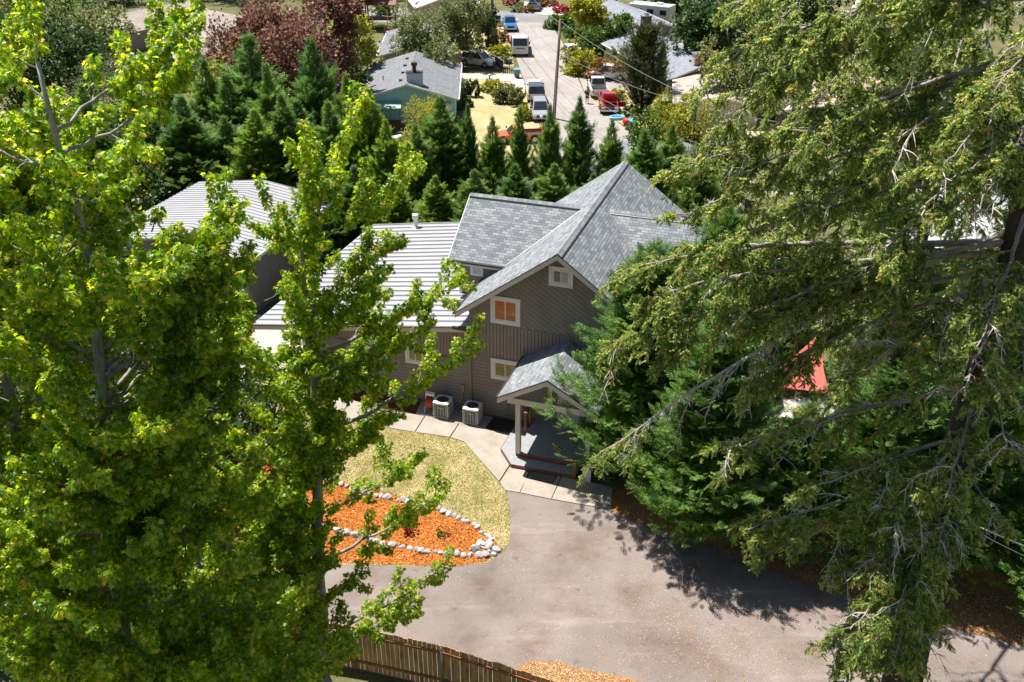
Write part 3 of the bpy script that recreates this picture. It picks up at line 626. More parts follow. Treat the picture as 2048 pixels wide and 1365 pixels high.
# outbuilding with the second metal roof
ob = empty('outbuilding', hpt(-18.6, 5), HRZ, 'grey sided outbuilding with a pale ribbed metal gable roof, half hidden by the maples', 'outbuilding')
OY = 9.2; oz = 3.3; orz = 3.95; ow = 4.7
m = MB(); m.prism([(-4.3, 0, 0), (4.3, 0, 0), (4.3, 0, oz - .1), (0, 0, orz - .12), (-4.3, 0, oz - .1)], (0, OY - .3, 0)); m.build('wall', plain('grey_siding', (.15, .135, .13), rough=.7), ob)
m = MB(); siding(m, [(0, 0), (OY - .3, 0), (OY - .3, oz - .15), (0, oz - .15)], 0, .16, lambda y, z, o: (4.3 + o, y, z)); m.build('side_siding', plain('grey_siding_board', (.20, .18, .17), rough=.7), ob)
m = MB()
for s in (-1, 1):
    m.prism([(0, -.3, orz), (s * ow, -.3, oz), (s * ow, OY, oz), (0, OY, orz)], (0, 0, -.07))
    for k in range(27):
        y = -.27 + k * .363; m.prism([(0, y - .02, orz + .04), (0, y + .02, orz + .04), (0, y + .035, orz), (0, y - .035, orz)], (s * ow, 0, oz - orz))
m.build('metal_roof', M['metal_roof'], ob)
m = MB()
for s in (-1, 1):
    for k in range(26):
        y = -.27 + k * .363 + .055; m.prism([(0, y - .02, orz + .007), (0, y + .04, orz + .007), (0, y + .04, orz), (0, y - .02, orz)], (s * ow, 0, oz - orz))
m.build('painted_rib_shade', bpy.data.materials['seam_shadow_grey'], ob)  # rib shade painted as dark strips on this roof as well
m = MB(); m.box(ow - .02, ow + .07, -.3, OY, oz - .16, oz - .0); m.build('gutter', M['trim'], ob)
m = MB(); m.box(-3.4, -.4, -.05, -.01, 0, 2.4); m.box(.6, 3.6, -.05, -.01, 0, 2.4); m.build('garage_door', M['dark'], ob)  # near-black panels paint the shade inside the openings
m = MB(); m.box(4.28, 4.42, OY-.42, OY-.28, 0, 3.1); m.build('corner_trim', M['trim'], ob)

# fence at the bottom of the picture
fr = [np.array([*G(a, b, 1.55)[:2], 0]) for a, b in [(430, 1222), (705, 1266), (883, 1304), (1135, 1384), (1400, 1474)]]
fe = empty('wooden_fence', tuple(fr[1]), 0, 'weathered wooden board fence with reddish rail at the bottom of the picture', 'fence')
fd = MB(); fa = MB(); r = random.Random(3); base = fr[1]
for a, b in zip(fr[:-1], fr[1:]):
    L = np.linalg.norm(b - a); u = (b - a) / L; n = np.array([u[1], -u[0], 0]); k = 0; n = n if n[1] < 0 else -n
    while k * .152 < L:
        s0 = k * .152; h = 1.80 + r.uniform(-.03, .03); wv = .136 + r.uniform(-.006, .01); o = r.uniform(-.004, .004)
        p0 = a + u * s0 - base; p1 = a + u * min(s0 + wv, L) - base; t_ = -n * .02
        fd.prism([p0 + t_ * (1 + o), p1 + t_, p1 + t_ + [0, 0, h], p0 + t_ + [0, 0, h]], n * .018); k += 1
    for z in (1.50, .34):
        fa.prism([a - base + [0, 0, z], b - base + [0, 0, z], b - base + [0, 0, z + .09], a - base + [0, 0, z + .09]], n * .05)
fd.build('boards', M['fence'], fe); fa.build('rail', M['fence_rail'], fe)
for i in (1, 2, 3):
    m = MB(); p = fr[i] - base + np.array([0, -.09, 0]); m.tube([p, p + [0, 0, 1.72]], .034, 8); m.tube([p + [0, 0, 1.72], p + [0, 0, 1.77], p + [0, 0, 1.81]], [.04, .035, .01], 8); m.build('steel_post', M['galv'], fe, smooth=True)

# ------------------------------------------------------------------ trees
LEAF = ([(0, 0, 0), (.20, .10, .05), (.52, .22, .10), (.34, .45, .08), (.60, .78, .06), (.22, .72, .04), (0, 1.12, -.08),
         (-.20, .10, .05), (-.52, .22, .10), (-.34, .45, .08), (-.60, .78, .06), (-.22, .72, .04)],
        [(0, 1, 2, 3, 4, 5, 6), (0, 6, 11, 10, 9, 8, 7)])
def bez(a, b, c, n): t = np.linspace(0, 1, n)[:, None]; return (1 - t) ** 2 * a + 2 * t * (1 - t) * b + t * t * c
def maple(name_label, base, trunk, limbs, fills, seed, leafsz=.09, dens=1.35, light=None):
    """trunk: world points; limbs: world end points; fills: (centre, radii, count) clouds of shoot tips"""
    r = np.random.default_rng(seed); base = np.array(base, float)
    root = empty('maple_tree', base, 0, name_label, 'tree')
    trunk = [np.array(p, float) for p in trunk]; T = np.array(trunk)
    tz = T[:, 2]; top = tz[-1]
    def trunk_at(z): return np.array([np.interp(z, tz, T[:, 0]), np.interp(z, tz, T[:, 1]), z])
    def trad(z): return .03 + .20 * max(0, 1 - (z - tz[0]) / (top - tz[0])) ** .8
    zz = np.linspace(tz[0], top, 26); tp = [trunk_at(z) + r.normal(0, .035, 3) * [1, 1, 0] for z in zz]
    m = MB(); m.tube([p - base for p in tp], [trad(z) for z in zz], 9); m.build('trunk', M['maple_bark'], root, smooth=True)
    br = MB(); LP, LA, LN, LS = [], [], [], []
    def leaves_on(path, rad, n, tipw=1.0):
        k = len(path); s = r.random(n) ** .8 * (k - 1); i = np.minimum(s.astype(int), k - 2); f = (s - i)[:, None]
        p = path[i] * (1 - f) + path[i + 1] * f; tg = norm(path[i + 1] - path[i])
        o = r.normal(size=(n, 3)); o -= (o * tg).sum(1, keepdims=True) * tg; o = norm(o); q = p + o * rad * r.uniform(.15, 1, n)[:, None]
        ax = o * .8 + r.normal(size=(n, 3)) * .35; ax[:, 2] -= .85; ax += tg * .25
        nz = r.normal(size=(n, 3)) * .5 + o * .35; nz[:, 2] += .9
        LP.append(q); LA.append(ax); LN.append(nz); LS.append(r.uniform(.65, 1.2, n) * leafsz)
    def shoot(p0, p1, rb, rad, per):
        d = p1 - p0; L = np.linalg.norm(d); mid = p0 + d * .55 + np.array([0, 0, -.10 * L]) + r.normal(0, .05 * L, 3)
        path = bez(p0, mid, p1, 8); path[1:-1] += r.normal(0, .012 * L, (6, 3))
        br.tube([q - base for q in path], list(np.linspace(rb, .006, 8)), 5, cap=False); leaves_on(path[2:], rad, int(per * L * dens)); return path
    def limb(end, big=True):
        hd = np.linalg.norm(end[:2] - trunk_at(min(end[2], top))[:2]); z0 = max(tz[0] + 2, min(top - .4, end[2] - hd * r.uniform(.25, .55) - .3)); s = trunk_at(z0)
        d = end - s; mid = s + d * .6 + np.array([0, 0, -.10 * hd]) + r.normal(0, .08, 3)
        path = bez(s, mid, end, 14); path[1:-1] += r.normal(0, .035, (12, 3)); rb = min(trad(z0) * .7, .02 + .010 * hd)
        br.tube([q - base for q in path], list(np.linspace(rb, .008, 14)), 6, cap=False); leaves_on(path[6:], .13, int(95 * hd * .55 * dens))
        for k in range(3, 13):
            for _ in range(2):
                if r.random() < (.85 if big else .5):
                    dd = norm(path[min(k + 1, 13)] - path[k - 1]); sd_ = norm(np.cross(dd, [0, 0, 1])) * (1 if _ else -1)
                    L = r.uniform(.6, 1.7) * (1.2 - .06 * k)
                    shoot(path[k], path[k] + (dd * .5 + sd_ * r.uniform(.2, .9) + np.array([0, 0, r.uniform(-.3, .8)])) * L, .012, .115, 95)
    for e in limbs: limb(np.array(e, float))
    for z in np.linspace(tz[0] + (top - tz[0]) * .35, top - .1, 30):
        q = r.uniform(0, 2 * pi); L = r.uniform(.6, 1.3); p0 = trunk_at(z); shoot(p0, p0 + np.array([cos(q) * .75, sin(q) * .75, r.uniform(.3, .9)]) * L, .016, .13, 80)
    shoot(trunk_at(top - .2), trunk_at(top) + [.1, 0, 1.1], .02, .14, 90)
    for c, rad, n in fills:
        c = np.array(c, float); rad = np.array(rad, float)
        for _ in range(int(n * .42)):
            v = norm(r.normal(size=3)) * r.random() ** (1 / 2.2); e = c + v * rad; z = e[2]
            if z > top + 1.2: e[2] = top + r.uniform(0, 1)
            if r.random() < .22: limb(e, False)
            else:
                out = norm((e - trunk_at(min(z, top))) * [1, 1, 0] + 1e-3); L = r.uniform(.9, 2.3)
                shoot(e - (out * r.uniform(.1, .7) + np.array([0, 0, r.uniform(.3, .9)])) * L, e, .014, .125, 88)
    br.build('branches', M['maple_bark'], root, smooth=True)
    P = np.concatenate(LP) - base
    scatter('foliage', LEAF[0], LEAF[1], P, np.concatenate(LA), np.concatenate(LN), np.concatenate(LS), M['maple'], root)
    print('maple leaves', len(P)); return root

# --- conifer with flat sprays (hedge and cedars)
SPRAY = ([(0, 0, 0), (.02, .55, .03), (0, 1, -.05), (-.02, .55, .03)] , [(0, 1, 2, 3)])
def spray_template():
    v = []; f = []
    def blade(a, b, w):
        a = np.array(a); b = np.array(b); d = b - a; n = np.array([-d[1], d[0], 0]); n = n / np.linalg.norm(n) * w; k = len(v)
        v.extend([tuple(a), tuple(a + d * .45 + n), tuple(b), tuple(a + d * .45 - n)]); f.append((k, k + 1, k + 2, k + 3))
    blade((0, 0, 0), (0, 1, -.10), .045)
    for y, l in ((.12, .38), (.30, .42), (.48, .36), (.66, .26), (.82, .16)):
        for s in (-1, 1): blade((0, y, 0), (s * l * .72, y + l * .62, -.05 - .04 * (l > .3)), .042)
    return v, f
SPR = spray_template()
def conifer_mesh(name, h, rad, n, mat, seed, sz=.5, top_pow=.8, up=.35, gaps=.25, base_z=.0, trunk=True, wild=.38):
    """prototype meshes (trunk, foliage) of a spired conifer, tip at height h, made of boughs of flat sprays"""
    r = np.random.default_rng(seed); P, A, N, S = [], [], [], []; bm_ = MB()
    nb = n // 26
    for k in range(nb):
        t = (k + r.random()) / nb; z = base_z + (h - base_z) * (1 - (1 - t) ** 1.0) ; tt = z / h
        R = rad * ((1 - tt) ** top_pow) * (r.uniform(.45, 1.05) if r.random() < .85 else r.uniform(1.05, 1.05 + wild)) * (1 + .18 * sin(3 * k * 2.39996 + seed) + .15 * sin(z * 4 + seed)) * min(1, .62 + .16 * z) + .06; q = r.uniform(0, 2 * pi)
        q = k * 2.39996 + r.normal(0, .3); out = np.array([cos(q), sin(q), 0]); lift = up * r.uniform(.5, 1.4)
        e = out * R + np.array([0, 0, z + lift * R]); s = np.array([0, 0, max(.1, z - .15 * R)]); mid = s * .45 + e * .55 + np.array([0, 0, -.12 * R])
        path = bez(s, mid, e, 9); m = 26 if R > .5 else 12
        u = r.random(m) ** .55 * 8; i = np.minimum(u.astype(int), 7); f = (u - i)[:, None]; p = path[i] * (1 - f) + path[i + 1] * f; tg = norm(path[i + 1] - path[i])
        side = norm(np.cross(tg, [0, 0, 1])) * r.choice([-1, 1], m)[:, None]; wd = (1.15 - u / 8)[:, None] * R * .42
        off = side * r.random(m)[:, None] * wd
        P.append(p + off + r.normal(0, .05, (m, 3)) + [0, 0, -.03]); A.append(tg * .9 + side * r.uniform(.1, .9, m)[:, None] + r.normal(0, .18, (m, 3)) + [0, 0, .1])
        nn = r.normal(0, .35, (m, 3)); nn[:, 2] += 1; N.append(nn + out * .3); S.append(r.uniform(.5, 1.3, m) * sz * min(1, .30 + R * .75))
        if R > .4: bm_.tube(list(path), [.02 + .01 * R, .004], 3, cap=False) if False else None
    # leader
    m = 26; z = r.uniform(h * .93, h * 1.02, m); P.append(np.stack([r.normal(0, .04, m), r.normal(0, .04, m), z], 1)); a = r.normal(0, .5, (m, 3)); a[:, 2] = 1; A.append(a); N.append(r.normal(size=(m, 3))); S.append(np.full(m, sz * .28))
    o = scatter(name + '_foliage', SPR[0], SPR[1], np.concatenate(P), np.concatenate(A), np.concatenate(N), np.concatenate(S), mat)
    me = o.data; bpy.data.objects.remove(o)
    tm = MB(); tm.tube([(0, 0, -.3), (0, 0, h * .5), (0, 0, h * .97)], [.05 + h * .016, .03 + h * .009, .015], 8); o = tm.build('trunk', M['bark'], smooth=True); te = o.data; bpy.data.objects.remove(o)
    return te, me
def plant_tree(name, meshes, loc, rz, s, label, cat, group=None, sz=None):
    root = empty(name, loc, rz, label, cat, group); root.scale = (s, s, sz or s)
    for nm, me in zip(('trunk', 'foliage'), meshes):
        o = bpy.data.objects.new(nm, me); COL.objects.link(o); o.parent = root
    return root

# --- fir with hanging branchlets
def twig_template(seed):
    r = random.Random(seed); v = [(0, 0, 0)]; f = []; seg = 6
    for i in range(1, seg + 1): v.append((0, i / seg, -.05 * (i / seg) ** 2))
    for i in range(seg):
        for k in range(5):
            q = k * 2 * pi / 5 + i * 1.3 + r.uniform(-.3, .3); rr = .235 * (1.05 - .40 * i / seg)
            v.append((rr * cos(q), (i + 1.15) / seg, rr * sin(q) - .05 * (i / seg) ** 2)); f.append((i, i + 1, len(v) - 1))
    return v, f
TWG = twig_template(2)
def fir(label, base, trunk_r, h, limbs, auto, seed, zr, maxlen, az=None):
    r = np.random.default_rng(seed); base = np.array(base, float); root = empty('fir_tree', base, 0, label, 'tree')
    m = MB(); zs = np.linspace(-.3, h, 30); tr = [trunk_r * (1 - z / h * .75) * (1 + .35 * math.exp(-max(z, 0) * 1.2)) for z in zs]
    path = [np.array([.08 * sin(z * .5), .06 * cos(z * .4), z]) for z in zs]
    # fluted bark
    n = 22; vs = []; 
    for p, q in zip(path, tr):
        for j in range(n): a = 2 * pi * j / n; k = q * (1 + .05 * sin(5 * a + p[2] * .6) + r.normal(0, .022)); vs.append(p + [k * cos(a), k * sin(a), 0])
    m.add(vs, [(i * n + j, i * n + (j + 1) % n, (i + 1) * n + (j + 1) % n, (i + 1) * n + j) for i in range(len(zs) - 1) for j in range(n)]); m.build('trunk', M['fir_bark'], root, smooth=True)
    br = MB(); dead = MB(); TP, TA, TN, TS = [], [], [], []
    def twigs(path, n, sz):
        k = len(path); u = r.random(n) * (k - 1); i = np.minimum(u.astype(int), k - 2); f = (u - i)[:, None]; p = path[i] * (1 - f) + path[i + 1] * f; tg = norm(path[i + 1] - path[i])
        sd = norm(np.cross(tg, [0, 0, 1.]) + 1e-3) * r.choice([-1, 1], n)[:, None]
        a = tg * .6 + sd * r.uniform(.1, .9, n)[:, None] + r.normal(0, .25, (n, 3)); a[:, 2] += r.uniform(-.75, .45, n)
        TP.append(p + r.normal(0, .015, (n, 3))); TA.append(a); nn = r.normal(0, .4, (n, 3)); nn[:, 2] += 1; TN.append(nn); TS.append(r.uniform(.7, 1.25, n) * sz)
    def sprig(p0, d, L, live, hang):
        e = p0 + d * L + np.array([0, 0, -hang * L]); mid = p0 + d * L * .6 + np.array([0, 0, .06 * L]); pa = bez(p0, mid, e, 7)
        pa[1:] += r.normal(0, .03 * L, (6, 3))
        if live:
            br.tube(list(pa), list(np.linspace(.012, .004, 7)), 4, cap=False); twigs(pa[1:], int(38 * L) + 4, .125)
            for k in range(1, 6):
                if r.random() < .8:
                    q = r.choice([-1, 1]) * norm(np.cross(d, [0, 0, 1.])); dd = norm(q * .6 + d * .5); l2 = L * r.uniform(.25, .5)
                    e2 = pa[k] + dd * l2 * .7 + np.array([0, 0, -l2 * r.uniform(.3, 1.1)]); pb = bez(pa[k], pa[k] + dd * l2 * .5, e2, 5); twigs(pb, int(40 * l2) + 4, .115)
        else:
            dead.tube(list(pa), list(np.linspace(.017, .005, 7)), 4, cap=False)
            for k in range(1, 7):
                for _ in range(3):
                    dd = norm(r.normal(size=3) + d * .8 + [0, 0, -.3]); l2 = L * r.uniform(.12, .38); dead.tube([pa[k], pa[k] + dd * l2 * .6 + [0, 0, -.02], pa[k] + dd * l2 + [0, 0, -.25 * l2]], [.009, .006, .003], 3, cap=False)
    def limb(e, z0=None, deadfrac=.2, bare=.0, fullness=1.0):
        e = np.array(e, float) - base; hd = np.hypot(e[0], e[1])
        if z0 is None: z0 = e[2] + hd * r.uniform(.28, .62)
        s = np.array([0, 0, min(z0, h - .5)]); mid = s + (e - s) * .55 + np.array([0, 0, .10 * hd]); N_ = 22
        pa = bez(s, mid, e, N_); pa[1:-1] += np.cumsum(r.normal(0, .02, (N_ - 2, 3)), 0) * .8; L = np.linalg.norm(e - s)
        (dead if bare > .5 else br).tube(list(pa), list(np.linspace(.02 + (.0035 if bare > .5 else .007) * L, .012, N_)), 6, cap=False)
        fullness *= .78 if e[2] > 15.5 else 1.0; cnt = int(max(L * 6.6, 24) * fullness)
        for _ in range(cnt):
            u = .16 + .84 * r.random() ** .8; x = u * (N_ - 1); i = min(int(x), N_ - 2); p = pa[i] * (1 - (x - i)) + pa[i + 1] * (x - i); tg = norm(pa[i + 1] - pa[i])
            sd = norm(np.cross(tg, [0, 0, 1.])) * r.choice([-1, 1]); live = r.random() > deadfrac and u > bare
            if not live and r.random() < .5: continue
            ll = r.uniform(.35, 1.05) * (1.25 - .55 * u) * min(1.2, .55 + L * .13)
            sprig(p, norm(sd * r.uniform(.4, 1) + tg * .7 + r.normal(0, .15, 3)), ll, live, r.uniform(.0, .75))
    for a in limbs: limb(*a[:1], **(a[1] if len(a) > 1 else {}))
    for k in range(auto):
        z = zr[0] + (zr[1] - zr[0]) * (k + r.random()) / auto; q = k * 2.39996 + r.normal(0, .25) if az is None else r.uniform(az[0], az[1])
        L = maxlen * r.uniform(.55, 1.05) * (1 - .35 * (z - zr[0]) / (h - zr[0] + 1e-6))
        limb(base + np.array([cos(q) * L, sin(q) * L, z - L * r.uniform(.1, .4)]), z0=z)
    br.build('branches', M['fir_limb'], root, smooth=True); dead.build('dead_twigs', M['dead_twig'], root)
    P = np.concatenate(TP); scatter('foliage', TWG[0], TWG[1], P, np.concatenate(TA), np.concatenate(TN), np.concatenate(TS), M['fir'], root); print('fir twigs', len(P)); return root

# near maples on the left
def Dm(lst): return [tuple(D(a, b, y)) for a, b, y in lst]
maple('large maple whose pale trunk rises through the bright foliage at far left', (-8.7, 15.2, 0),
      [(-8.7, 15.2, -.2), (-8.3, 15.1, 6), (-8.2, 15, 8.5), (-7.5, 15, 14), (-7.05, 15, 17), (-7.3, 15.2, 20.5)],
      Dm([(470, 570, 17.5), (500, 640, 18), (430, 470, 17.5), (380, 520, 17), (560, 1230, 15), (720, 1300, 14.5), (500, 1340, 13), (640, 1340, 14), (420, 700, 15.5), (400, 30, 17), (480, 420, 17), (340, 860, 13), (450, 1060, 14), (300, 560, 13.5), (380, 130, 16), (500, 760, 16.5), (40, 1350, 12.5), (500, 500, 17)]),
      [(tuple(D(400, 540, 17)), (1.1, 1, 1.0), 26), (tuple(D(440, 660, 17.5)), (1.0, 1, 1.0), 24), (tuple(D(350, 450, 17)), (1.0, 1, .9), 16), ((-7.3, 14.8, 18.2), (1.4, 1.2, 1.8), 36), ((-7.6, 15, 17.2), (2.4, 2.0, 3.2), 120), ((-7.6, 14.4, 12), (3.6, 2.2, 4.2), 270), ((-6.4, 14.6, 8.5), (3.0, 2.6, 2.6), 120)], 11)
maple('second maple with a leaning grey trunk filling the left edge of the picture', (-12.2, 18.4, 0),
      [(-12.2, 18.4, -.2), (-11.8, 18.2, 7), (-10.8, 18, 13), (-10.5, 18, 19)],
      Dm([(60, 60, 19), (110, 240, 18), (180, 700, 17), (60, 1000, 16), (240, 330, 18.5)]),
      [((-10.4, 17.6, 18), (1.9, 1.6, 2.6), 130), ((-10.8, 18, 15.3), (3.0, 2.8, 3.6), 210), ((-10.6, 17.5, 9.5), (3.6, 3.0, 4.0), 230)], 23)
maple('slender maple in front of the metal roof reaching long leafy shoots to the right', (-5.7, 21.0, 0),
      [(-5.7, 21, -.2), (-5.45, 21, 5), (-5.1, 21, 9), (-4.85, 21, 12), (-4.9, 21, 15.2)],
      Dm([(835, 325, 22), (930, 545, 22.5), (965, 680, 22), (800, 470, 22), (735, 180, 21.5), (610, 310, 21), (830, 925, 22), (900, 975, 22.2),
          (905, 1125, 21.8), (840, 1210, 21.4), (640, 900, 20), (600, 720, 20.5), (730, 610, 20.6), (590, 470, 20.4), (870, 640, 22), (790, 700, 21.4), (700, 770, 21), (760, 850, 21.4), (520, 980, 19.5), (460, 700, 20)]),
      [((-5.2, 20.8, 10.2), (1.3, 1.6, 1.9), 50), ((-4.9, 21, 13.6), (.7, .7, 1.6), 26), ((-6.5, 20.3, 7.2), (1.7, 1.8, 2.4), 90), ((-7.2, 20, 4.5), (2.0, 1.8, 2.2), 60), ((-7.6, 20.6, 10), (1.6, 2, 2.5), 60)], 37)
maple('low maple clump with dark lower boughs near the fence', (-7.6, 19.2, 0),
      [(-7.6, 19.2, -.2), (-7.3, 19.2, 4), (-7.2, 19.2, 8.6)],
      Dm([(700, 1250, 19.5), (740, 1140, 20), (620, 1180, 19)]),
      [((-7.4, 19.0, 5.5), (2.6, 2.2, 3.0), 170)], 41)

# big firs on the right
L1 = [((Dm([(1490, 188, 19)])[0]), dict(deadfrac=.5, fullness=.9)), (Dm([(1200, 905, 19.5)])[0], dict(bare=.82, deadfrac=.5, z0=17.5, fullness=.8)), (Dm([(1225, 690, 19)])[0], dict(deadfrac=.25)), (Dm([(1290, 600, 19)])[0], {}),
      (Dm([(1250, 545, 19.5)])[0], dict(deadfrac=.3)), (Dm([(1350, 430, 18.5)])[0], {}), (Dm([(1370, 330, 18)])[0], {}), (Dm([(1440, 255, 18)])[0], {}), (Dm([(1460, 120, 17.5)])[0], {}), (Dm([(1440, 40, 17.5)])[0], {}),
      (Dm([(1380, 520, 17.5)])[0], {}), (Dm([(1350, 700, 18.5)])[0], dict(deadfrac=.3)), (Dm([(1460, 900, 17)])[0], dict(deadfrac=.3)), (Dm([(1490, 1060, 16.5)])[0], {}), (Dm([(1520, 1110, 16.2)])[0], {}), (Dm([(1500, 760, 17)])[0], {}),
      (Dm([(1660, 1150, 15.4)])[0], {}), (Dm([(1680, 1300, 14.8)])[0], {}), (Dm([(1720, 1340, 14.6)])[0], {}), (Dm([(1780, 1060, 14.5)])[0], {}), (Dm([(1620, 980, 15.5)])[0], {}), (Dm([(1600, 420, 16)])[0], {}), (Dm([(1580, 260, 16)])[0], {}), (Dm([(1600, 90, 16.5)])[0], {}),
      (Dm([(1760, 500, 14.5)])[0], {}), (Dm([(1740, 300, 15)])[0], {}), (Dm([(1950, 700, 13.5)])[0], dict(deadfrac=.4)), (Dm([(2020, 900, 13.8)])[0], dict(deadfrac=.5)), (Dm([(1980, 200, 14)])[0], {}), (Dm([(1800, 1300, 14.3)])[0], {}),
      (Dm([(1480, 350, 17)])[0], {}), (Dm([(1450, 640, 17.5)])[0], {}), (Dm([(1520, 150, 17)])[0], {}), (Dm([(1660, 30, 16)])[0], {}), (Dm([(2000, 1050, 14.6)])[0], dict(deadfrac=.6, fullness=.5)), (Dm([(1740, 1180, 14.2)])[0], {}), (Dm([(1700, 1260, 13.8)])[0], {}), (Dm([(1770, 1350, 13.4)])[0], {}), (Dm([(1790, 1240, 13.6)])[0], {}), (Dm([(1960, 420, 13.6)])[0], {}), (Dm([(2040, 300, 13.8)])[0], {}), (Dm([(1880, 330, 14)])[0], {}), (Dm([(1700, 760, 15)])[0], {}), (Dm([(2060, 760, 14)])[0], {}), (Dm([(1940, 800, 13.6)])[0], dict(deadfrac=.4)), (Dm([(1900, 1000, 13.6)])[0], dict(deadfrac=.4, fullness=.8)), (Dm([(1880, 1130, 13.8)])[0], dict(deadfrac=.4))]
fir('towering fir with thick furrowed trunk at the right, long drooping boughs and bare grey twigs', (8.95, 16.0, 0), .50, 33, L1, 3, 51, (14, 20), 4.0, (-.3, 1.0))
L2 = [(Dm([(1560, 40, 24)])[0], {}), (Dm([(1500, 230, 24)])[0], {}), (Dm([(1640, 200, 23)])[0], {}), (Dm([(1590, 370, 23.5)])[0], {}), (Dm([(1520, 480, 23.5)])[0], {}), (Dm([(1700, 430, 22)])[0], {}), (Dm([(1780, 330, 21)])[0], {}), (Dm([(1900, 180, 21)])[0], {}),
      (Dm([(1700, 620, 21)])[0], {}), (Dm([(1960, 520, 22)])[0], {}), (Dm([(2040, 380, 22)])[0], {}), (Dm([(1980, 80, 22)])[0], {}), (Dm([(1640, 830, 22)])[0], dict(deadfrac=.5, fullness=.6)), (Dm([(1780, 80, 22)])[0], {})]
fir('second fir standing behind the towering one, with a dark trunk', (12.4, 27.6, 0), .36, 30, L2, 8, 67, (9, 17), 4.0, (-.8, 2.2))

# cedars between the house and the driveway, and the hedge row behind the house
cA = [conifer_mesh('cedar', 9, 3.0, 13000, M['cedar'], 100 + k, sz=.43, wild=.1, base_z=.7, top_pow=.72, up=.42) for k in range(3)]
ced = [((5.05, 31.9), 10.3, 'cedar beside the porch, its fronds brushing the porch roof'), ((8.3, 35.6), 10.3, 'cedar at the house corner with its slim tip against the shingle roof'), ((6.9, 28.4), 9.3, 'cedar shading the driveway edge right of the porch'),
       ((9.9, 27.2), 6.6, 'low dark cedar in the shaded verge left of the fir trunk'), ((12.6, 27.2), 8.4, 'dark cedar in the verge behind the fir trunk'), ((15.2, 26.6), 8.4, 'dark cedar at the right edge beyond the fir trunk'), ((17.8, 24.6), 8.4, 'rightmost dark cedar by the white cable'),
       ((8.0, 33.0), 7.6, 'cedar between the house corner and the red sail'), ((15.8, 35), 9.0, 'bright frond cedar right of the red sail'), ((18.8, 31), 9.4, 'cedar behind the fir trunk, far right'), ((17.6, 42), 8.5, 'cedar behind the sail near the neighbouring roof'), ((12.5, 41), 8, 'cedar behind the red sail')]
rr = random.Random(12)
for i, ((x, y), h, lab) in enumerate(ced):
    plant_tree('cedar_tree', cA[i % 3], (x, y, 0), rr.uniform(0, 6), h / 9 * (1.05 if i == 0 else .8 if i == 1 else 1.0), lab, 'tree', 'cedars beside the house and driveway', sz=h / 9)
cH = [conifer_mesh('hedge_cedar', 9, 3.2, 7600, M['cedar_light'], 200 + k, sz=.66, top_pow=1.15, up=.55) for k in range(4)]
hedge = [(1345, 250, 60), (1290, 262, 58), (1225, 240, 60), (1160, 196, 61), (1100, 212, 60), (1040, 216, 60.5), (985, 236, 60), (935, 210, 61), (880, 196, 61), (830, 250, 59), (770, 240, 60), (735, 176, 61.5), (690, 150, 63), (655, 205, 61), (620, 80, 66), (560, 190, 62), (530, 130, 65), (495, 72, 70), (450, 150, 66), (405, 120, 68), (330, 170, 66), (250, 150, 66), (160, 170, 66), (60, 180, 66), (1405, 300, 57), (1455, 330, 60)]
def where(px):
    for lim, t_ in ((400, 'at the left edge beyond the maples'), (700, 'below the purple plum trees'), (900, 'below the teal house'), (1090, 'below the orange pickup'), (1180, 'beside the street pole'), (1380, 'behind the main roof peak'), (9999, 'beyond the fir boughs')):
        if px < lim: return t_
ODN = ['first', 'second', 'third', 'fourth', 'fifth', 'sixth', 'seventh', 'eighth', 'ninth']
for i, (px, py, y) in enumerate(hedge):
    T_ = D(px, py, y); z0 = TZ(T_[0], y); h = T_[2] - z0
    k = sorted(q[0] for q in hedge if where(q[0]) == where(px)).index(px)
    plant_tree('hedge_conifer', cH[i % 4], (T_[0], y, z0), rr.uniform(0, 6), h / 9 * rr.uniform(.7, 1.15) * (.66 if 930 < px < 1250 else .95), '%s spired green conifer from the left %s' % (ODN[k], where(px)), 'tree', 'conifers in the row behind the house', sz=h / 9)
# a lower row of the same planting, in front of the tall ones
for k in range(13):
    x = -21 + k * 2.35; y = 55.6 + rr.uniform(-.8, .8); h = rr.uniform(4.2, 5.6)
    if x < -12: y = 61 + rr.uniform(0, 2); h = rr.uniform(6, 8)
    px = 1024 + F * x / (.875 * y + .483 * (CAMZ - 3))
    plant_tree('hedge_conifer', cH[k % 4], (x, y, 0), rr.uniform(0, 6), h / 9 * 1.25, 'low conifer number %s from the left in the front row behind the %s' % (['one', 'two', 'three', 'four', 'five', 'six', 'seven', 'eight', 'nine', 'ten', 'eleven', 'twelve', 'thirteen'][k], 'outbuilding' if px < 640 else 'metal roof' if px < 900 else 'shingle roof'), 'tree', 'conifers in the front row behind the house', sz=h / 9)

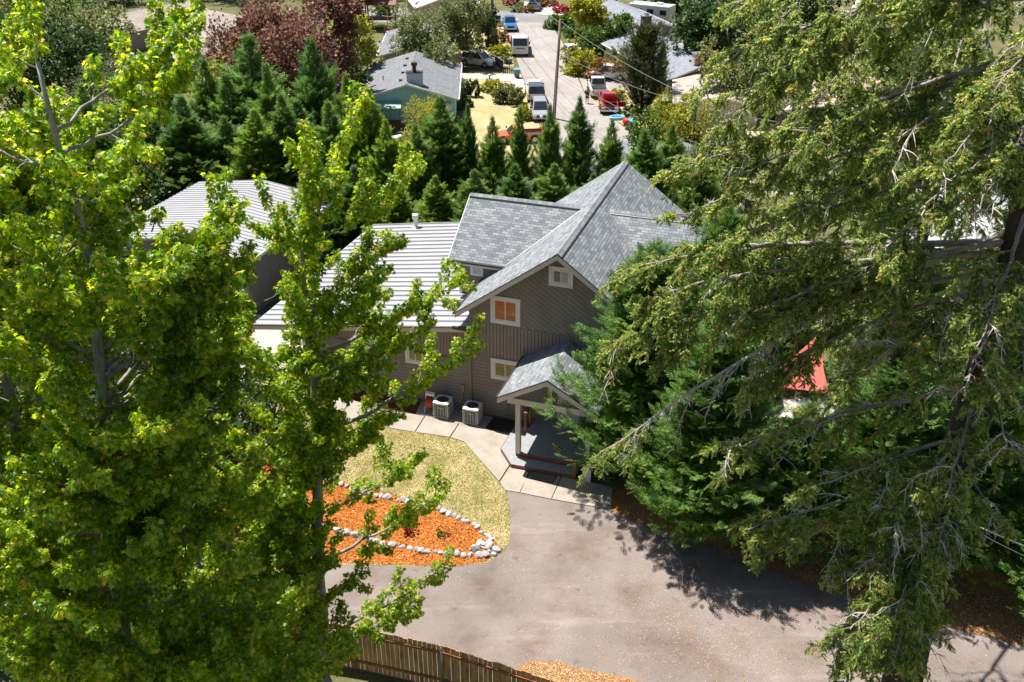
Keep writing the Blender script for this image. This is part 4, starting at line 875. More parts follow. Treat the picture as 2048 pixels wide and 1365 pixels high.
# ------------------------------------------------------------------ broadleaf trees and shrubs of the neighbourhood
LF4 = ([(0, 0, 0), (.38, .5, .06), (0, 1, -.05), (-.38, .5, .06)], [(0, 1, 2, 3)])
def crown_mesh(name, lobes, n, size, mat, seed, droop=0, narrow=1.0):
    """lobes: (centre, radii); leaves fill a shell of every lobe, clumped so gaps stay"""
    r = np.random.default_rng(seed); vol = np.array([a[1][0] * a[1][2] for a in lobes]); cnt = (n * vol / vol.sum()).astype(int); P, A, N, S = [], [], [], []
    for (c, rad), m in zip(lobes, cnt):
        k = max(8, m // 22); d = norm(r.normal(size=(k, 3))); rr_ = r.uniform(.55, 1.08, k)[:, None]; cl = np.array(c) + d * rr_ * np.array(rad); w_ = r.integers(0, k, m)
        p = cl[w_] + r.normal(size=(m, 3)) * np.array(rad) * .13; o = d[w_]
        P.append(p); a = o + r.normal(0, .6, (m, 3)); a[:, 2] -= droop; A.append(a); nn = r.normal(0, .6, (m, 3)) + o * .4; nn[:, 2] += .7; N.append(nn); S.append(r.uniform(.6, 1.3, m) * size)
    P = np.concatenate(P); keep = P[:, 2] > .02
    o = scatter(name + '_foliage', [(x * narrow, y, z) for x, y, z in LF4[0]], LF4[1], P[keep], np.concatenate(A)[keep], np.concatenate(N)[keep], np.concatenate(S)[keep], mat); me = o.data; bpy.data.objects.remove(o); return me
def rand_lobes(seed, h, rad, n, low=.3):
    r = random.Random(seed); L = [((0, 0, h * .62), (rad * .62, rad * .62, h * .34))]
    for k in range(n):
        q = r.uniform(0, 6.28); d = rad * r.uniform(.35, .7); s = rad * r.uniform(.28, .48); L.append(((cos(q) * d, sin(q) * d, h * r.uniform(low, .85)), (s, s, s * r.uniform(.8, 1.2))))
    return L
def stems(h, rad, seed, multi=1):
    r = random.Random(seed); m = MB()
    m.tube([(0, 0, -.2), (.1, 0, h * .25), (0, .1, h * .5), (.1, .1, h * .8)], [.03 * h, .022 * h, .015 * h, .004 * h], 7)
    for k in range(6):
        q = r.uniform(0, 6.28); z = h * r.uniform(.2, .5); d = rad * r.uniform(.5, .8); m.tube([(0, .03, z), (cos(q) * d * .5, sin(q) * d * .5, z + h * .18), (cos(q) * d, sin(q) * d, z + h * .33)], [.012 * h, .008 * h, .003 * h], 5)
    o = m.build('trunk', M['bark'], smooth=True); te = o.data; bpy.data.objects.remove(o); return te
def btree(px, py, y, rad, mat, label, n=5000, size=.3, name='broadleaf_tree', seed=None, zg=None, droop=0, low=.3, lob=9, narrow=1.0, cat='tree', group=None):
    """px,py: picture place of the crown top when it stands at distance y"""
    T_ = D(px, py, y); z0 = TZ(T_[0], y) if zg is None else zg; h = max(.6, T_[2] - z0); seed = seed or int(px * 7 + py)
    me = crown_mesh(name, rand_lobes(seed, h, rad, lob, low), n, size, M[mat], seed, droop, narrow)
    return plant_tree(name, (stems(h, rad, seed), me), (T_[0], y, z0), 0, 1, label, cat, group)
def shrub(px, py, z, rx, h, mat, label, n=900, size=.16, ry=None, name='shrub', seed=None, group=None):
    """px,py: picture place of the foot"""
    p = G(px, py, z); seed = seed or int(px * 3 + py); r = random.Random(seed); ry = ry or rx; L = []
    for k in range(max(4, int(rx * 4))): L.append(((r.uniform(-.65, .65) * rx, r.uniform(-.65, .65) * ry, h * r.uniform(.35, .62)), (rx * .42, ry * .42, h * .42)))
    me = crown_mesh(name, L, n, size, M[mat], seed); o = bpy.data.objects.new(name, me); COL.objects.link(o); o.location = tuple(p); return tag(o, label, 'shrub', group)
bt = btree
bt(520, -10, 90, 4.1, 'leaf_purple', 'tall purple plum tree behind the hedge conifers, leftmost of the purple crowns', 9000, .34)
bt(600, 10, 84, 4.3, 'leaf_purple', 'reddish purple plum tree reaching lowest toward the hedge, middle purple crown', 9000, .32)
bt(640, -50, 98, 4.0, 'leaf_purple', 'tall purple plum tree left of the top beige house, rightmost purple crown', 8000, .36)
bt(440, 30, 92, 2.6, 'leaf_purple', 'small sparse purple plum tree in front of the tan roof', 3000, .3)
bt(700, 0, 112, 3.4, 'leaf_yellow', 'yellow green tree left of the brown board fence', 5000, .34)
bt(700, 95, 100, 2.4, 'leaf_green', 'green tree between the plum trees and the dark carport roof', 3500, .3)
bt(850, 10, 117, 3.9, 'leaf_olive', 'feathery olive tree beside the teal house roof, larger of two', 9000, .34, narrow=.6, droop=.3)
bt(930, -10, 124, 3.8, 'leaf_olive', 'feathery olive tree left of the far utility pole', 8000, .34, narrow=.6, droop=.3)
bt(880, 70, 112, 2.6, 'leaf_olive', 'low olive tree behind the stovepipe of the teal house', 3500, .3, narrow=.6)
bt(975, 0, 134, 1.9, 'leaf_dark', 'dark ivy covered tree trunk beside the far utility pole', 2800, .32, low=.05)
bt(845, 190, 86, 2.7, 'leaf_yellow', 'yellow green feathery tree in front of the teal gable', 6000, .22, narrow=.5, droop=-.3, low=.15)
bt(300, 300, 62, 3.2, 'leaf_yellow', 'yellowish tree among the conifers left of the hedge', 3500, .26, narrow=.5)
bt(800, -60, 175, 6, 'leaf_green', 'green tree at the top edge above the beige house', 4000, .6)
bt(700, -70, 180, 6, 'leaf_dark', 'dark green tree at the top edge left of the beige house', 4000, .6)
bt(900, -55, 170, 5, 'leaf_dark', 'dark tree at the top edge behind the olive trees', 4000, .55)
bt(1175, -15, 138, 3.2, 'leaf_yellow', 'round golden green tree beside the stop sign corner', 6500, .34)
bt(1238, 25, 128, 2.6, 'leaf_green', 'blue green tree in front of the grey top right roof', 4000, .32)
bt(1190, 60, 128, 3.0, 'leaf_green', 'broad green shrub tree right of the street corner', 4500, .32, low=.1)
bt(1160, 105, 120, 2.6, 'leaf_yellow', 'yellow green thicket between the street and the blue roof', 4000, .28, low=.1)
bt(1215, 118, 117, 2.6, 'leaf_rust', 'rusty brown shrub mass above the white parked car', 4000, .26, low=.1)
bt(1245, 112, 118, 2.4, 'leaf_olive', 'olive shrub mass against the blue grey roof eave', 3500, .26, low=.1)
bt(1120, 30, 146, 2.2, 'leaf_green', 'low green hedge bush right of the stop sign', 2500, .3, low=.1)
bt(1424, 15, 116, 3.6, 'leaf_green', 'green tree behind the red playhouse', 6000, .36)
bt(1420, -10, 116, 4.6, 'leaf_dark', 'dark green tree right of the red playhouse', 6000, .38)
bt(1360, -60, 160, 6.5, 'leaf_green', 'tall green tree at the top edge above the white camper', 5000, .5)
bt(1290, -90, 190, 8, 'leaf_dark', 'dark tree at the top edge behind the grey top right roof', 5000, .6)
bt(1480, 90, 100, 3.6, 'leaf_olive', 'olive tree between the beige roof and the fir boughs', 4500, .3)
bt(1425, 95, 108, 2.4, 'leaf_rust', 'orange tinted small tree behind the beige roof ridge', 2600, .26)
bt(1500, -40, 130, 6, 'leaf_green', 'green tree behind the upper fir boughs', 5000, .45)
bt(1620, -60, 140, 7, 'leaf_dark', 'dark tree far behind the fir crown', 5000, .5)
bt(1330, 190, 80, 2.6, 'leaf_yellow', 'yellow green tree behind the hedge beside the green bin', 6000, .22, low=.1)
bt(1395, 180, 84, 2.6, 'leaf_yellow', 'golden leaved tree below the beige roof', 6000, .22, low=.1)
bt(1300, 215, 78, 1.9, 'leaf_green', 'bright green small tree behind the hedge below the pyramid conifer', 3500, .22, low=.1)
bt(1460, 210, 76, 3, 'leaf_olive', 'olive tree between the golden tree and the fir', 4500, .26)
for k, (x, y, h, c) in enumerate([(-42, 70, 9, 'leaf_pine'), (-36, 84, 10, 'leaf_pine'), (-48, 95, 11, 'leaf_dark'), (-30, 74, 8, 'leaf_pine'), (-26, 88, 9, 'leaf_yellow'), (-58, 80, 10, 'leaf_pine'), (-52, 120, 11, 'leaf_green'), (-24, 62, 7, 'leaf_dark'), (-34, 62, 7, 'leaf_dark')]):
    me = crown_mesh('broadleaf_tree', rand_lobes(300 + k, h, 4.4, 10), 5200, .3, M[c], 300 + k, narrow=.45 if c == 'leaf_pine' else 1)
    plant_tree('pine_tree' if c == 'leaf_pine' else 'broadleaf_tree', (stems(h, 4, 300 + k), me), (x, y, TZ(x, y)), 0, 1, ['grey green pine at far left beyond the maples', 'grey green pine left of the tan roof', 'dark tree behind the pines at far left', 'pine nearest the hedge at far left', 'yellow green tree between the pines and the tan roof', 'outermost pine at the left edge', 'green tree behind the pines near the top left corner', 'dark tree left of the hedge row behind the maples', 'second dark tree left of the hedge row behind the maples'][k], 'tree')
for k, (x, y, h) in enumerate([(-12.5, 27.5, 7.5), (-16.5, 25, 8), (-16, 33, 8), (-21, 30, 9), (-13.2, 22.5, 5.5), (-20, 40, 8), (-11.5, 33.5, 4.5)]):  # dark crowns added as backing so the lit maple leaves stand out
    me = crown_mesh('backing_tree', rand_lobes(700 + k, h, 3.4, 10, .12), 9000, .19, M['leaf_dark'], 700 + k)
    plant_tree('broadleaf_tree', (stems(h, 3, 700 + k), me), (x, y, 0), 0, 1, 'dark backing tree added deep behind the near maples, %s of seven counted from the driveway' % ODN[k], 'tree', 'dark backing trees added behind the near maples')
for k, (x, y, h, c) in enumerate([(34, 60, 9, 'leaf_dark'), (30, 76, 10, 'leaf_green'), (44, 74, 11, 'leaf_dark'), (40, 95, 12, 'leaf_green'), (28, 44, 7, 'leaf_dark'), (36, 48, 8, 'leaf_green'), (56, 90, 12, 'leaf_dark'), (30, 34, 7, 'leaf_dark'), (24, 66, 7, 'leaf_green'), (27, 100, 9, 'leaf_olive'), (50, 125, 12, 'leaf_green'), (68, 130, 13, 'leaf_dark')]):
    me = crown_mesh('broadleaf_tree', rand_lobes(400 + k, h, 4.8, 10), 5200, .34, M[c], 400 + k)
    plant_tree('broadleaf_tree', (stems(h, 4, 400 + k), me), (x, y, TZ(x, y)), 0, 1, 'tree seen through the fir boughs, %s' % ['beside the far right neighbouring roof', 'behind the pink roof', 'right of the pink roof', 'behind the pink roof and farther off', 'in front of the far right neighbouring roof', 'right of the neighbouring roof gable', 'far off at the right edge', 'low down at the right edge', 'left of the pink roof', 'beside the beige roof', 'far off near the top right corner', 'farthest off in the top right corner'][k], 'tree')
for k in range(14):
    x = [-72, -64, -80, -70, -56, -88, -48, -49, -29, -52, -66, -30, -44, -24][k]; y = [100, 118, 125, 145, 160, 150, 104, 116, 104, 172, 166, 158, 168, 148][k]; h = rr.uniform(7, 10)
    c = ['leaf_pine', 'leaf_green', 'leaf_dark', 'leaf_olive'][k % 4]; me = crown_mesh('broadleaf_tree', rand_lobes(600 + k, h, 5.5, 10), 5200, .42, M[c], 600 + k, narrow=.5 if k % 4 == 0 else 1)
    plant_tree('broadleaf_tree', (stems(h, 5, 600 + k), me), (x, y, -5), 0, 1, '%s tree in the upper left backdrop, %s of fourteen counted along the planting' % (['grey green feathery', 'mid green', 'dark green', 'olive green'][k % 4], (ODN + ['tenth', 'eleventh', 'twelfth', 'thirteenth', 'fourteenth'])[k]), 'tree', 'backdrop trees in the upper left')
for k in range(16):
    x = -125 + k * 17 + rr.uniform(-4, 4); y = rr.uniform(182, 205); h = rr.uniform(11, 17)
    me = cA[k % 3] if k % 3 == 0 else None
    if me: plant_tree('conifer', me, (x, y, -5), rr.uniform(0, 6), h / 9 * 1.3, 'tall far conifer in the top edge wood, %s of sixteen from the left' % (ODN + ['tenth', 'eleventh', 'twelfth', 'thirteenth', 'fourteenth', 'fifteenth', 'sixteenth'])[k], 'tree', 'far trees along the top edge')
    else:
        me = crown_mesh('broadleaf_tree', rand_lobes(500 + k, h, 8, 9), 4200, .8, M[['leaf_green', 'leaf_dark', 'leaf_olive'][k % 3]], 500 + k)
        plant_tree('broadleaf_tree', (stems(h, 7, k), me), (x, y, -5), 0, 1, 'broad far tree in the top edge wood, %s of sixteen from the left' % (ODN + ['tenth', 'eleventh', 'twelfth', 'thirteenth', 'fourteenth', 'fifteenth', 'sixteenth'])[k], 'tree', 'far trees along the top edge')
# pyramid conifers right of the street
py_ = conifer_mesh('pyramid', 9, 3.3, 13000, M['leaf_thuja'], 77, sz=.42, top_pow=.62, up=1.1)
p = G(1283, 222, -5); plant_tree('pyramid_conifer', py_, tuple(p), 1, .99, 'big bronze green pyramid conifer in front of the blue grey roof', 'tree', sz=8.7 / 9)
p = G(1318, 205, -5); plant_tree('pyramid_conifer', cA[1], tuple(p), 2, .32, 'narrow dark conifer close to the right of the pyramid conifer', 'tree', sz=6.6 / 9)
# shrubs
shrub(1020, 205, -5, 2.0, 1.7, 'leaf_olive', 'dense rhododendron like shrub bank left of the pickup with canopy', 3800, .26)
shrub(985, 182, -5, 1.4, 1.2, 'leaf_yellow', 'low yellow green shrub beside the white postbox pillar', 1600, .22)
shrub(1040, 240, -5, 1.2, 1.3, 'leaf_yellow', 'yellowish shrub left of the silver off-road car', 1600, .22)
shrub(942, 192, -5, 1.0, 1.9, 'leaf_dark', 'upright dark shrub on the straw lawn right of the teal house', 1500, .2)
shrub(1000, 112, -5, 1.5, 1.5, 'leaf_yellow', 'yellow green roadside bush behind the white car', 2000, .24)
shrub(1012, 128, -5, .9, 1.0, 'leaf_olive', 'small olive roadside bush above the mailbox', 900, .22)
shrub(1000, 85, -5, 1.4, 1.4, 'leaf_rust', 'rust flecked roadside bush beside the flatbed truck', 1500, .24)
shrub(1150, 150, -5, 1.0, 1.0, 'leaf_yellow', 'low dry bush beside the grey bins', 900, .2)
shrub(1180, 150, -5, 1.2, 1.3, 'leaf_green', 'green bush left of the white parked car', 1200, .2)
shrub(1215, 225, -5, 1.0, 1.0, 'leaf_olive', 'low bush in front of the red pickup', 900, .2)
shrub(1058, 26, -5, 1.2, 1.0, 'leaf_rust', 'rounded orange shrub on the far verge, left one', 700, .3)
shrub(1028, 24, -5, 1.3, 1.0, 'leaf_olive', 'low grey green shrub on the far verge', 700, .3)
shrub(1020, 8, -5, 2.0, 2.0, 'leaf_red', 'red leaved shrub at the top edge above the cross street', 1200, .35)
shrub(1125, 25, -5, 1.9, 1.3, 'leaf_red', 'rosy red mounded shrub right of the stop sign', 1200, .3)
shrub(1100, 12, -5, 1.6, 1.6, 'leaf_rust', 'orange flowering shrub behind the grey pickup at the top', 1000, .3)
shrub(1135, 50, -5, 1.8, 1.2, 'leaf_yellow', 'low yellow green shrub along the street corner', 1500, .28)
shrub(1150, 72, -5, 1.8, 1.3, 'leaf_green', 'second low green shrub along the street corner', 1500, .28)
shrub(1160, 95, -5, 1.6, 1.3, 'leaf_yellow', 'third low yellow green shrub below the street corner', 1500, .28)
for k, (px, py, rx, hh, c, lb) in enumerate([(1190, 92, 2.2, 1.6, 'leaf_green', 'green mound below the round golden tree'), (1205, 75, 2.4, 1.8, 'leaf_olive', 'olive mound below the round golden tree'), (1225, 95, 2.2, 1.7, 'leaf_dark', 'dark mound left of the blue grey roof eave'), (1172, 118, 1.6, 1.2, 'leaf_yellow', 'low golden mound above the slate bins'), (1180, 45, 2.2, 1.6, 'leaf_green', 'leafy mound right of the stop sign corner'), (955, 60, 2.4, 1.6, 'leaf_green', 'green mound left of the ivy trunk'), (930, 95, 2.0, 1.4, 'leaf_dark', 'dark bush left of the white car with roof rack'), (985, 60, 1.6, 1.5, 'leaf_rust', 'orange flecked bush right of the ivy trunk'), (1085, 275, 1.4, 1.2, 'leaf_olive', 'dry bush behind the orange pickup'), (1275, 232, 1.5, 1.2, 'leaf_green', 'low bush under the pyramid conifer'), (1240, 205, 1.2, 1.3, 'leaf_yellow', 'yellow green bush behind the red pickup'), (925, 215, 1.2, 1.1, 'leaf_green', 'small bush at the corner of the straw lawn'), (745, 190, 1.6, 1.6, 'leaf_green', 'green bush left of the teal house'), (770, 30, 2.5, 2.0, 'leaf_green', 'green bush below the play structure'), (1330, 240, 2.0, 2.0, 'leaf_yellow', 'golden mound behind the hedge at right')]):
    shrub(px, py, -5, rx, hh, c, lb, int(1500 * rx / 1.6), .26)
shrub(905, 275, -5, 1.6, 1.6, 'leaf_dark', 'dark bush at the corner of the teal house behind the hedge', 1500, .22)
shrub(820, 1062, .02, .26, .55, 'leaf_red', 'small red leaved barberry standing in the orange bark bed', 420, .075)
shrub(886, 1072, .02, .26, .28, 'leaf_green', 'tiny round green shrub in the orange bark bed', 420, .05)

# ------------------------------------------------------------------ neighbouring houses
def shg(name, c, dk=.82): return shingle_mat(name, tuple(x * dk for x in c), tuple(x * 1.12 for x in c), tuple(x * .6 for x in c), bw=.35, rh=.16)
RF = {'slate': shg('slate_grey_shingles', (.20, .21, .23)), 'beige': shg('beige_shingles', (.42, .375, .33)), 'blue': shg('blue_grey_shingles', (.25, .27, .31)), 'tan': shg('tan_shingles', (.34, .29, .26)), 'pink': shg('pink_shingles', (.48, .33, .28)), 'pale': shg('pale_shingles', (.42, .43, .43))}
def gable_house(label, ridge_a, ridge_b, half, zr, ze, wall, roof, name='house', zg=-5, oh=.4, vents=0, extra=None, cat='house', windows=()):
    """ridge_a: world xy of the near ridge end, ridge_b: the far one"""
    a = np.array([*ridge_a[:2], 0.]); b = np.array([*ridge_b[:2], 0.]); L = np.linalg.norm(b - a); rz = atan2(-(b - a)[0], (b - a)[1])
    root = empty(name, (a[0], a[1], zg), rz, label, cat); zr -= zg; ze -= zg; sl = (zr - ze) / half
    m = MB(); wz = ze + sl * oh - .12
    m.prism([(-half + oh, oh, 0), (half - oh, oh, 0), (half - oh, oh, wz), (0, oh, zr - .13), (-half + oh, oh, wz)], (0, L - 2 * oh, 0)); m.build('wall', wall, root)
    for s in (-1, 1):
        m = MB(); m.prism([(0, 0, zr), (s * half, 0, ze), (s * half, L, ze), (0, L, zr)], (0, 0, -.12)); m.build('roof', RF[roof], root, uv=lambda c: (c.y, abs(c.x) * sqrt(1 + sl * sl)))
    for y in (-.04, L + .003):
        m = MB()
        for s in (-1, 1): m.prism([(0, y, zr + .0), (s * half, y, ze), (s * half, y, ze - .2), (0, y, zr - .2)], (0, .037, 0))
        m.build('rake_board', M['trim'], root)
    for s in (-1, 1):
        m = MB(); m.box(min(s * half, s * (half + .1)), max(s * half, s * (half + .1)), 0, L, ze - .13, ze - .01); m.build('gutter', M['trim'], root)
    m = MB(); m.prism([(-.14, 0, zr - .14 * sl + .035), (0, 0, zr + .04), (.14, 0, zr - .14 * sl + .035), (.14, 0, zr - .14 * sl + .01), (0, 0, zr + .012), (-.14, 0, zr - .14 * sl + .01)], (0, L, 0)); m.build('ridge_cap', RF[roof], root, uv=lambda c: (c.y, c.x))
    r = random.Random(int(L * 100)); 
    for k in range(vents):
        s = -1; y = L * (k + .7) / (vents + .6); x = s * .75; m = MB(); m.box(x - .17, x + .17, y - .12, y + .12, zr - .75 * sl - .02, zr - .75 * sl + .16); m.build('roof_vent', M['dark_gutter'], root)
    for (x, y, hh) in ((-half * .55, L * .35, .45), (half * .5, L * .7, .4))[:1 if vents else 0]:
        m = MB(); m.tube([(x, y, zr - abs(x) * sl - .05), (x, y, zr - abs(x) * sl + hh)], .06, 6); m.build('vent_pipe', M['dark_gutter'], root)
    for (x, z, w_, h_) in windows:
        window(root, lambda xx, zz, o: (xx, oh - o, zz), x - w_ / 2, x + w_ / 2, z, z + h_, .12, M['glass'])
    root['sl'] = sl; return root
H_ = {}
teal = plain('teal_siding', (.32, .60, .64), rough=.7); beigew = plain('beige_siding', (.42, .36, .30), rough=.7); greyw = plain('grey_stucco', (.22, .20, .19), rough=.8); palew = plain('pale_green_siding', (.42, .48, .46), rough=.8); brownw = plain('brown_siding', (.14, .10, .08), rough=.8)
rt = gable_house('teal gabled house with grey shingle roof, pale blue chimney and green porch awning', G(813, 169, -.8), G(831, 103, -.8), 5.15, -.8, -2.3, teal, 'slate', vents=4, windows=[(2.4, .8, 1.2, 1.1)])
slt = 1.5 / 5.15
m = MB(); m.box(-.05, 1.55, 1.0, 1.75, 3.3, 5.05); m.build('chimney', plain('pale_blue_board', (.50, .60, .66), rough=.6), rt)
m = MB(); m.box(-.12, 1.62, .93, 1.82, 5.05, 5.13); m.tube([(.75, 1.35, 5.13), (.75, 1.35, 5.75)], .2, 10); m.tube([(.75, 1.35, 5.75), (.75, 1.35, 6.05)], .32, 10); m.build('chimney_cap', M['dark_gutter'], rt)
m = MB(); m.tube([(3.2, 12.6, 3.1), (3.2, 12.6, 5.6)], .13, 8); m.tube([(3.2, 12.6, 3.1), (3.2, 12.6, 3.5)], [.5, .15], 8); m.build('stovepipe', M['galv'], rt)
m = MB(); m.prism([(-3.4, .38, 2.45), (-.6, .38, 2.45), (-.6, -1.3, 2.15), (-3.4, -1.3, 2.15)], (0, 0, -.06)); m.build('awning', plain('green_awning', (.30, .42, .34), rough=.5), rt)
for x in (-3.3, -.75):
    m = MB(); m.box(x, x + .1, -1.25, -1.15, 0, 2.1); m.build('awning_post', M['redwood'], rt)
m = MB(); m.box(-3.2, -.8, -1.1, .3, .0, .5); m.build('porch', M['redwood'], rt)
m = MB(); m.box(3.6, 4.4, -.2, .35, 1.6, 2.2); m.build('window_unit', M['trim'], rt)
h3 = gable_house('long grey roofed house half behind the olive tree, next beyond the teal house', (-11.6, 116.8), (-11.9, 131), 4.3, -1.2, -2.3, beigew, 'slate', vents=3)
cp = empty('carport', (-17.2, 119.5, -5), 0, 'flat dark roofed carport left of the long grey roofed house', 'carport')
m = MB(); m.prism([(-2.2, -1.6, 2.6), (2.6, -1.6, 2.6), (2.9, 4.5, 2.75), (-1.6, 4.5, 2.75)], (0, 0, -.15)); m.build('roof', RF['slate'], cp, uv=lambda c: (c.x, c.y))
for x, y in ((-2, -1.4), (2.4, -1.4), (-1.4, 4.3), (2.7, 4.3)):
    m = MB(); m.box(x - .07, x + .07, y - .07, y + .07, 0, 2.46); m.build('post', M['trim'], cp)
fb = empty('board_fence', (-12.5, 137.5, -5), -.02, 'brown board fence above the carport, below the top beige house', 'fence')
m = MB()
for k in range(40): m.box(-5 + k * .23, -5 + k * .23 + .21, 0, .03, 0, 2.0 + .02 * (k % 3))
m.build('boards', M['fence_rail'], fb); m = MB(); m.box(-5, 4.2, .03, .08, 1.6, 1.7); m.box(-5, 4.2, .03, .08, .4, .5); m.build('rail', M['fence_rail'], fb)
fb2 = empty('board_fence', (-17.2, 107.5, -5), .35, 'tan board fence left of the teal house roof', 'fence')
m = MB()
for k in range(26): m.box(-3 + k * .23, -3 + k * .23 + .21, 0, .03, 0, 1.9 + .02 * (k % 3))
m.build('boards', M['fence'], fb2); m = MB(); m.box(-3, 3, .03, .08, 1.5, 1.6); m.build('rail', M['fence'], fb2)
gable_house('beige house with pale trim at the top edge, above the brown board fence', (-9, 147.5), (-12, 160), 5, -.6, -2.2, beigew, 'pale', windows=[(-2.5, .9, 1, 1.2)])
dk_ = empty('play_set', (-19, 146, -5), 0, 'dark red timber play structure with a yellow frame at the top edge', 'play set')
m = MB()
for x in (-2, 2):
    for y in (0, 2.2): m.box(x - .1, x + .1, y - .1, y + .1, 0, 3.4)
m.box(-2.2, 2.2, -.1, 2.3, 1.2, 1.35); m.prism([(-2.4, -.3, 3.3), (2.4, -.3, 3.3), (2.4, 1.1, 4.1), (-2.4, 1.1, 4.1)], (0, 0, .08)); m.prism([(-2.4, 2.5, 3.3), (2.4, 2.5, 3.3), (2.4, 1.1, 4.1), (-2.4, 1.1, 4.1)], (0, 0, .08)); m.build('frame', M['redwood'], dk_)
m = MB(); m.tube([(-1.1, -.2, .4), (-1.1, -.2, 2.7), (1.1, -.2, 2.7), (1.1, -.2, .4), (-1.1, -.2, .4)], .09, 6); m.build('swing_frame', plain('yellow_paint', (.75, .55, .08), rough=.5), dk_)
gable_house('long tan roofed house left of the purple plum trees', (-35.0, 112), (-40.5, 138), 5.8, -1.0, -2.4, beigew, 'tan', vents=2)
gable_house('second tan roofed house at the top edge, behind the maple tops', (-58, 128), (-46, 146), 5.4, -1.0, -2.4, beigew, 'tan', vents=2)
# right side
bl = gable_house('blue grey roofed house behind the pyramid conifer', (21.3, 108.3), (15.6, 126.6), 4.6, -1.2, -2.6, palew, 'blue', vents=5)
m = MB(); m.box(-1.2, .1, .7, 1.4, 2.5, 4.75); m.build('chimney', plain('cream_board', (.62, .56, .50), rough=.7), bl); m = MB(); m.box(-1.3, .2, .6, 1.5, 4.75, 4.82); m.build('chimney_cap', M['galv'], bl)
bg_ = gable_house('beige roofed wing with cream walls right of the pyramid conifer', (20.6, 97.2), (22.2, 108.5), 4.4, -1.9, -2.6, plain('cream_siding', (.50, .43, .36), rough=.7), 'beige', vents=3)
tr = gable_house('grey roofed house with dark walls and brick chimney at the upper right', (19.2, 129.5), (14.2, 146), 4.2, -.9, -2.4, greyw, 'blue', vents=0)
m = MB(); m.box(-2.6, -1.4, .1, .9, 0, 4.9); m.build('chimney', brownw, tr); m = MB(); m.box(-2.7, -1.3, 0, 1, 4.9, 5.0); m.tube([(-2, .5, 5), (-2, .5, 5.3)], .3, 8); m.build('chimney_cap', M['galv'], tr)
pr_ = gable_house('grey roofed neighbouring house just behind the hedge, right of the main roof peak', (14.2, 76.2), (12.4, 84.2), 4.6, -1.4, -2.6, greyw, 'slate', zg=-5)
gable_house('grey roofed house glimpsed through the fir boughs at the right', (25.6, 48.5), (28.5, 58), 4.2, 3.3, 2.2, beigew, 'pale', zg=0)
gable_house('pink roofed house glimpsed through the fir boughs', (31, 92), (37, 103), 5, -1.2, -2.4, beigew, 'pink')
gable_house('pale roofed house glimpsed through the fir near the top right corner', (52, 140), (58, 154), 5.5, -1.2, -2.4, beigew, 'pale')
# red playhouse
ph = gable_house('small red wooden playhouse behind the blue grey roof', (19.9, 127.6), (22.0, 130.8), 1.6, -2.2, -3.1, plain('red_boards', (.50, .06, .035), rough=.7), 'pink', name='playhouse', cat='playhouse', oh=.15)
m = MB(); m.box(-.5, .5, -.02, .12, .2, 1.6); m.build('door', M['dark'], ph)
# satellite dishes
def dish(p, label, rz=0):
    r = empty('satellite_dish', p, rz, label, 'satellite dish'); m = MB(); n = 16; rings = [[(q_ * .38 * cos(a), .1 * q_ * q_ - .1, .9 + q_ * .38 * sin(a)) for a in np.linspace(0, 2 * pi, n, endpoint=False)] for q_ in (.05, .5, 1.0)]
    m.add(sum(rings, []), [(i * n + j, i * n + (j + 1) % n, (i + 1) * n + (j + 1) % n, (i + 1) * n + j) for i in range(2) for j in range(n)]); m.build('reflector', M['galv'], r)
    m = MB(); m.tube([(0, .1, 0), (0, 0, .85)], .035, 6); m.build('mast', M['galv'], r); m = MB(); m.tube([(0, -.02, .6), (0, -.45, .75)], .02, 5); m.build('arm', M['galv'], r)
dish((17.2, 125.6, -2.2), 'white satellite dish on the blue grey roof in front of the red playhouse', .4)
dish((-9.2, 117.6, -1.9), 'pale satellite dish on the roof next beyond the teal house', -.3)

# ------------------------------------------------------------------ vehicles (x right, y forward, z up)
RUB = plain('tyre_rubber', (.02, .02, .02), rough=.85); RIM = plain('alloy', (.5, .5, .5), rough=.35, metal=.6); CG = glass_mat('car_glass', (.02, .03, .04)); LGT = glass_mat('headlamp_lens', (.55, .55, .55), .1); RED = glass_mat('tail_lamp_lens', (.45, .02, .015), .15); BLK = plain('black_plastic', (.02, .02, .022), rough=.6)
def wheels(r, xs, ys, R=.37, wd=.24):
    for y in ys:
        for s in (-1, 1):
            m = MB(); m.tube([(s * (xs - wd), y, R), (s * (xs - wd * .9), y, R), (s * (xs - .02), y, R), (s * xs, y, R)], [R * .93, R, R, R * .93], 18); w_ = m.build('wheel', RUB, r)
            m = MB(); m.tube([(s * (xs - .03), y, R), (s * (xs + .012), y, R)], [R * .62, R * .58], 12); m.build('rim', RIM, w_)
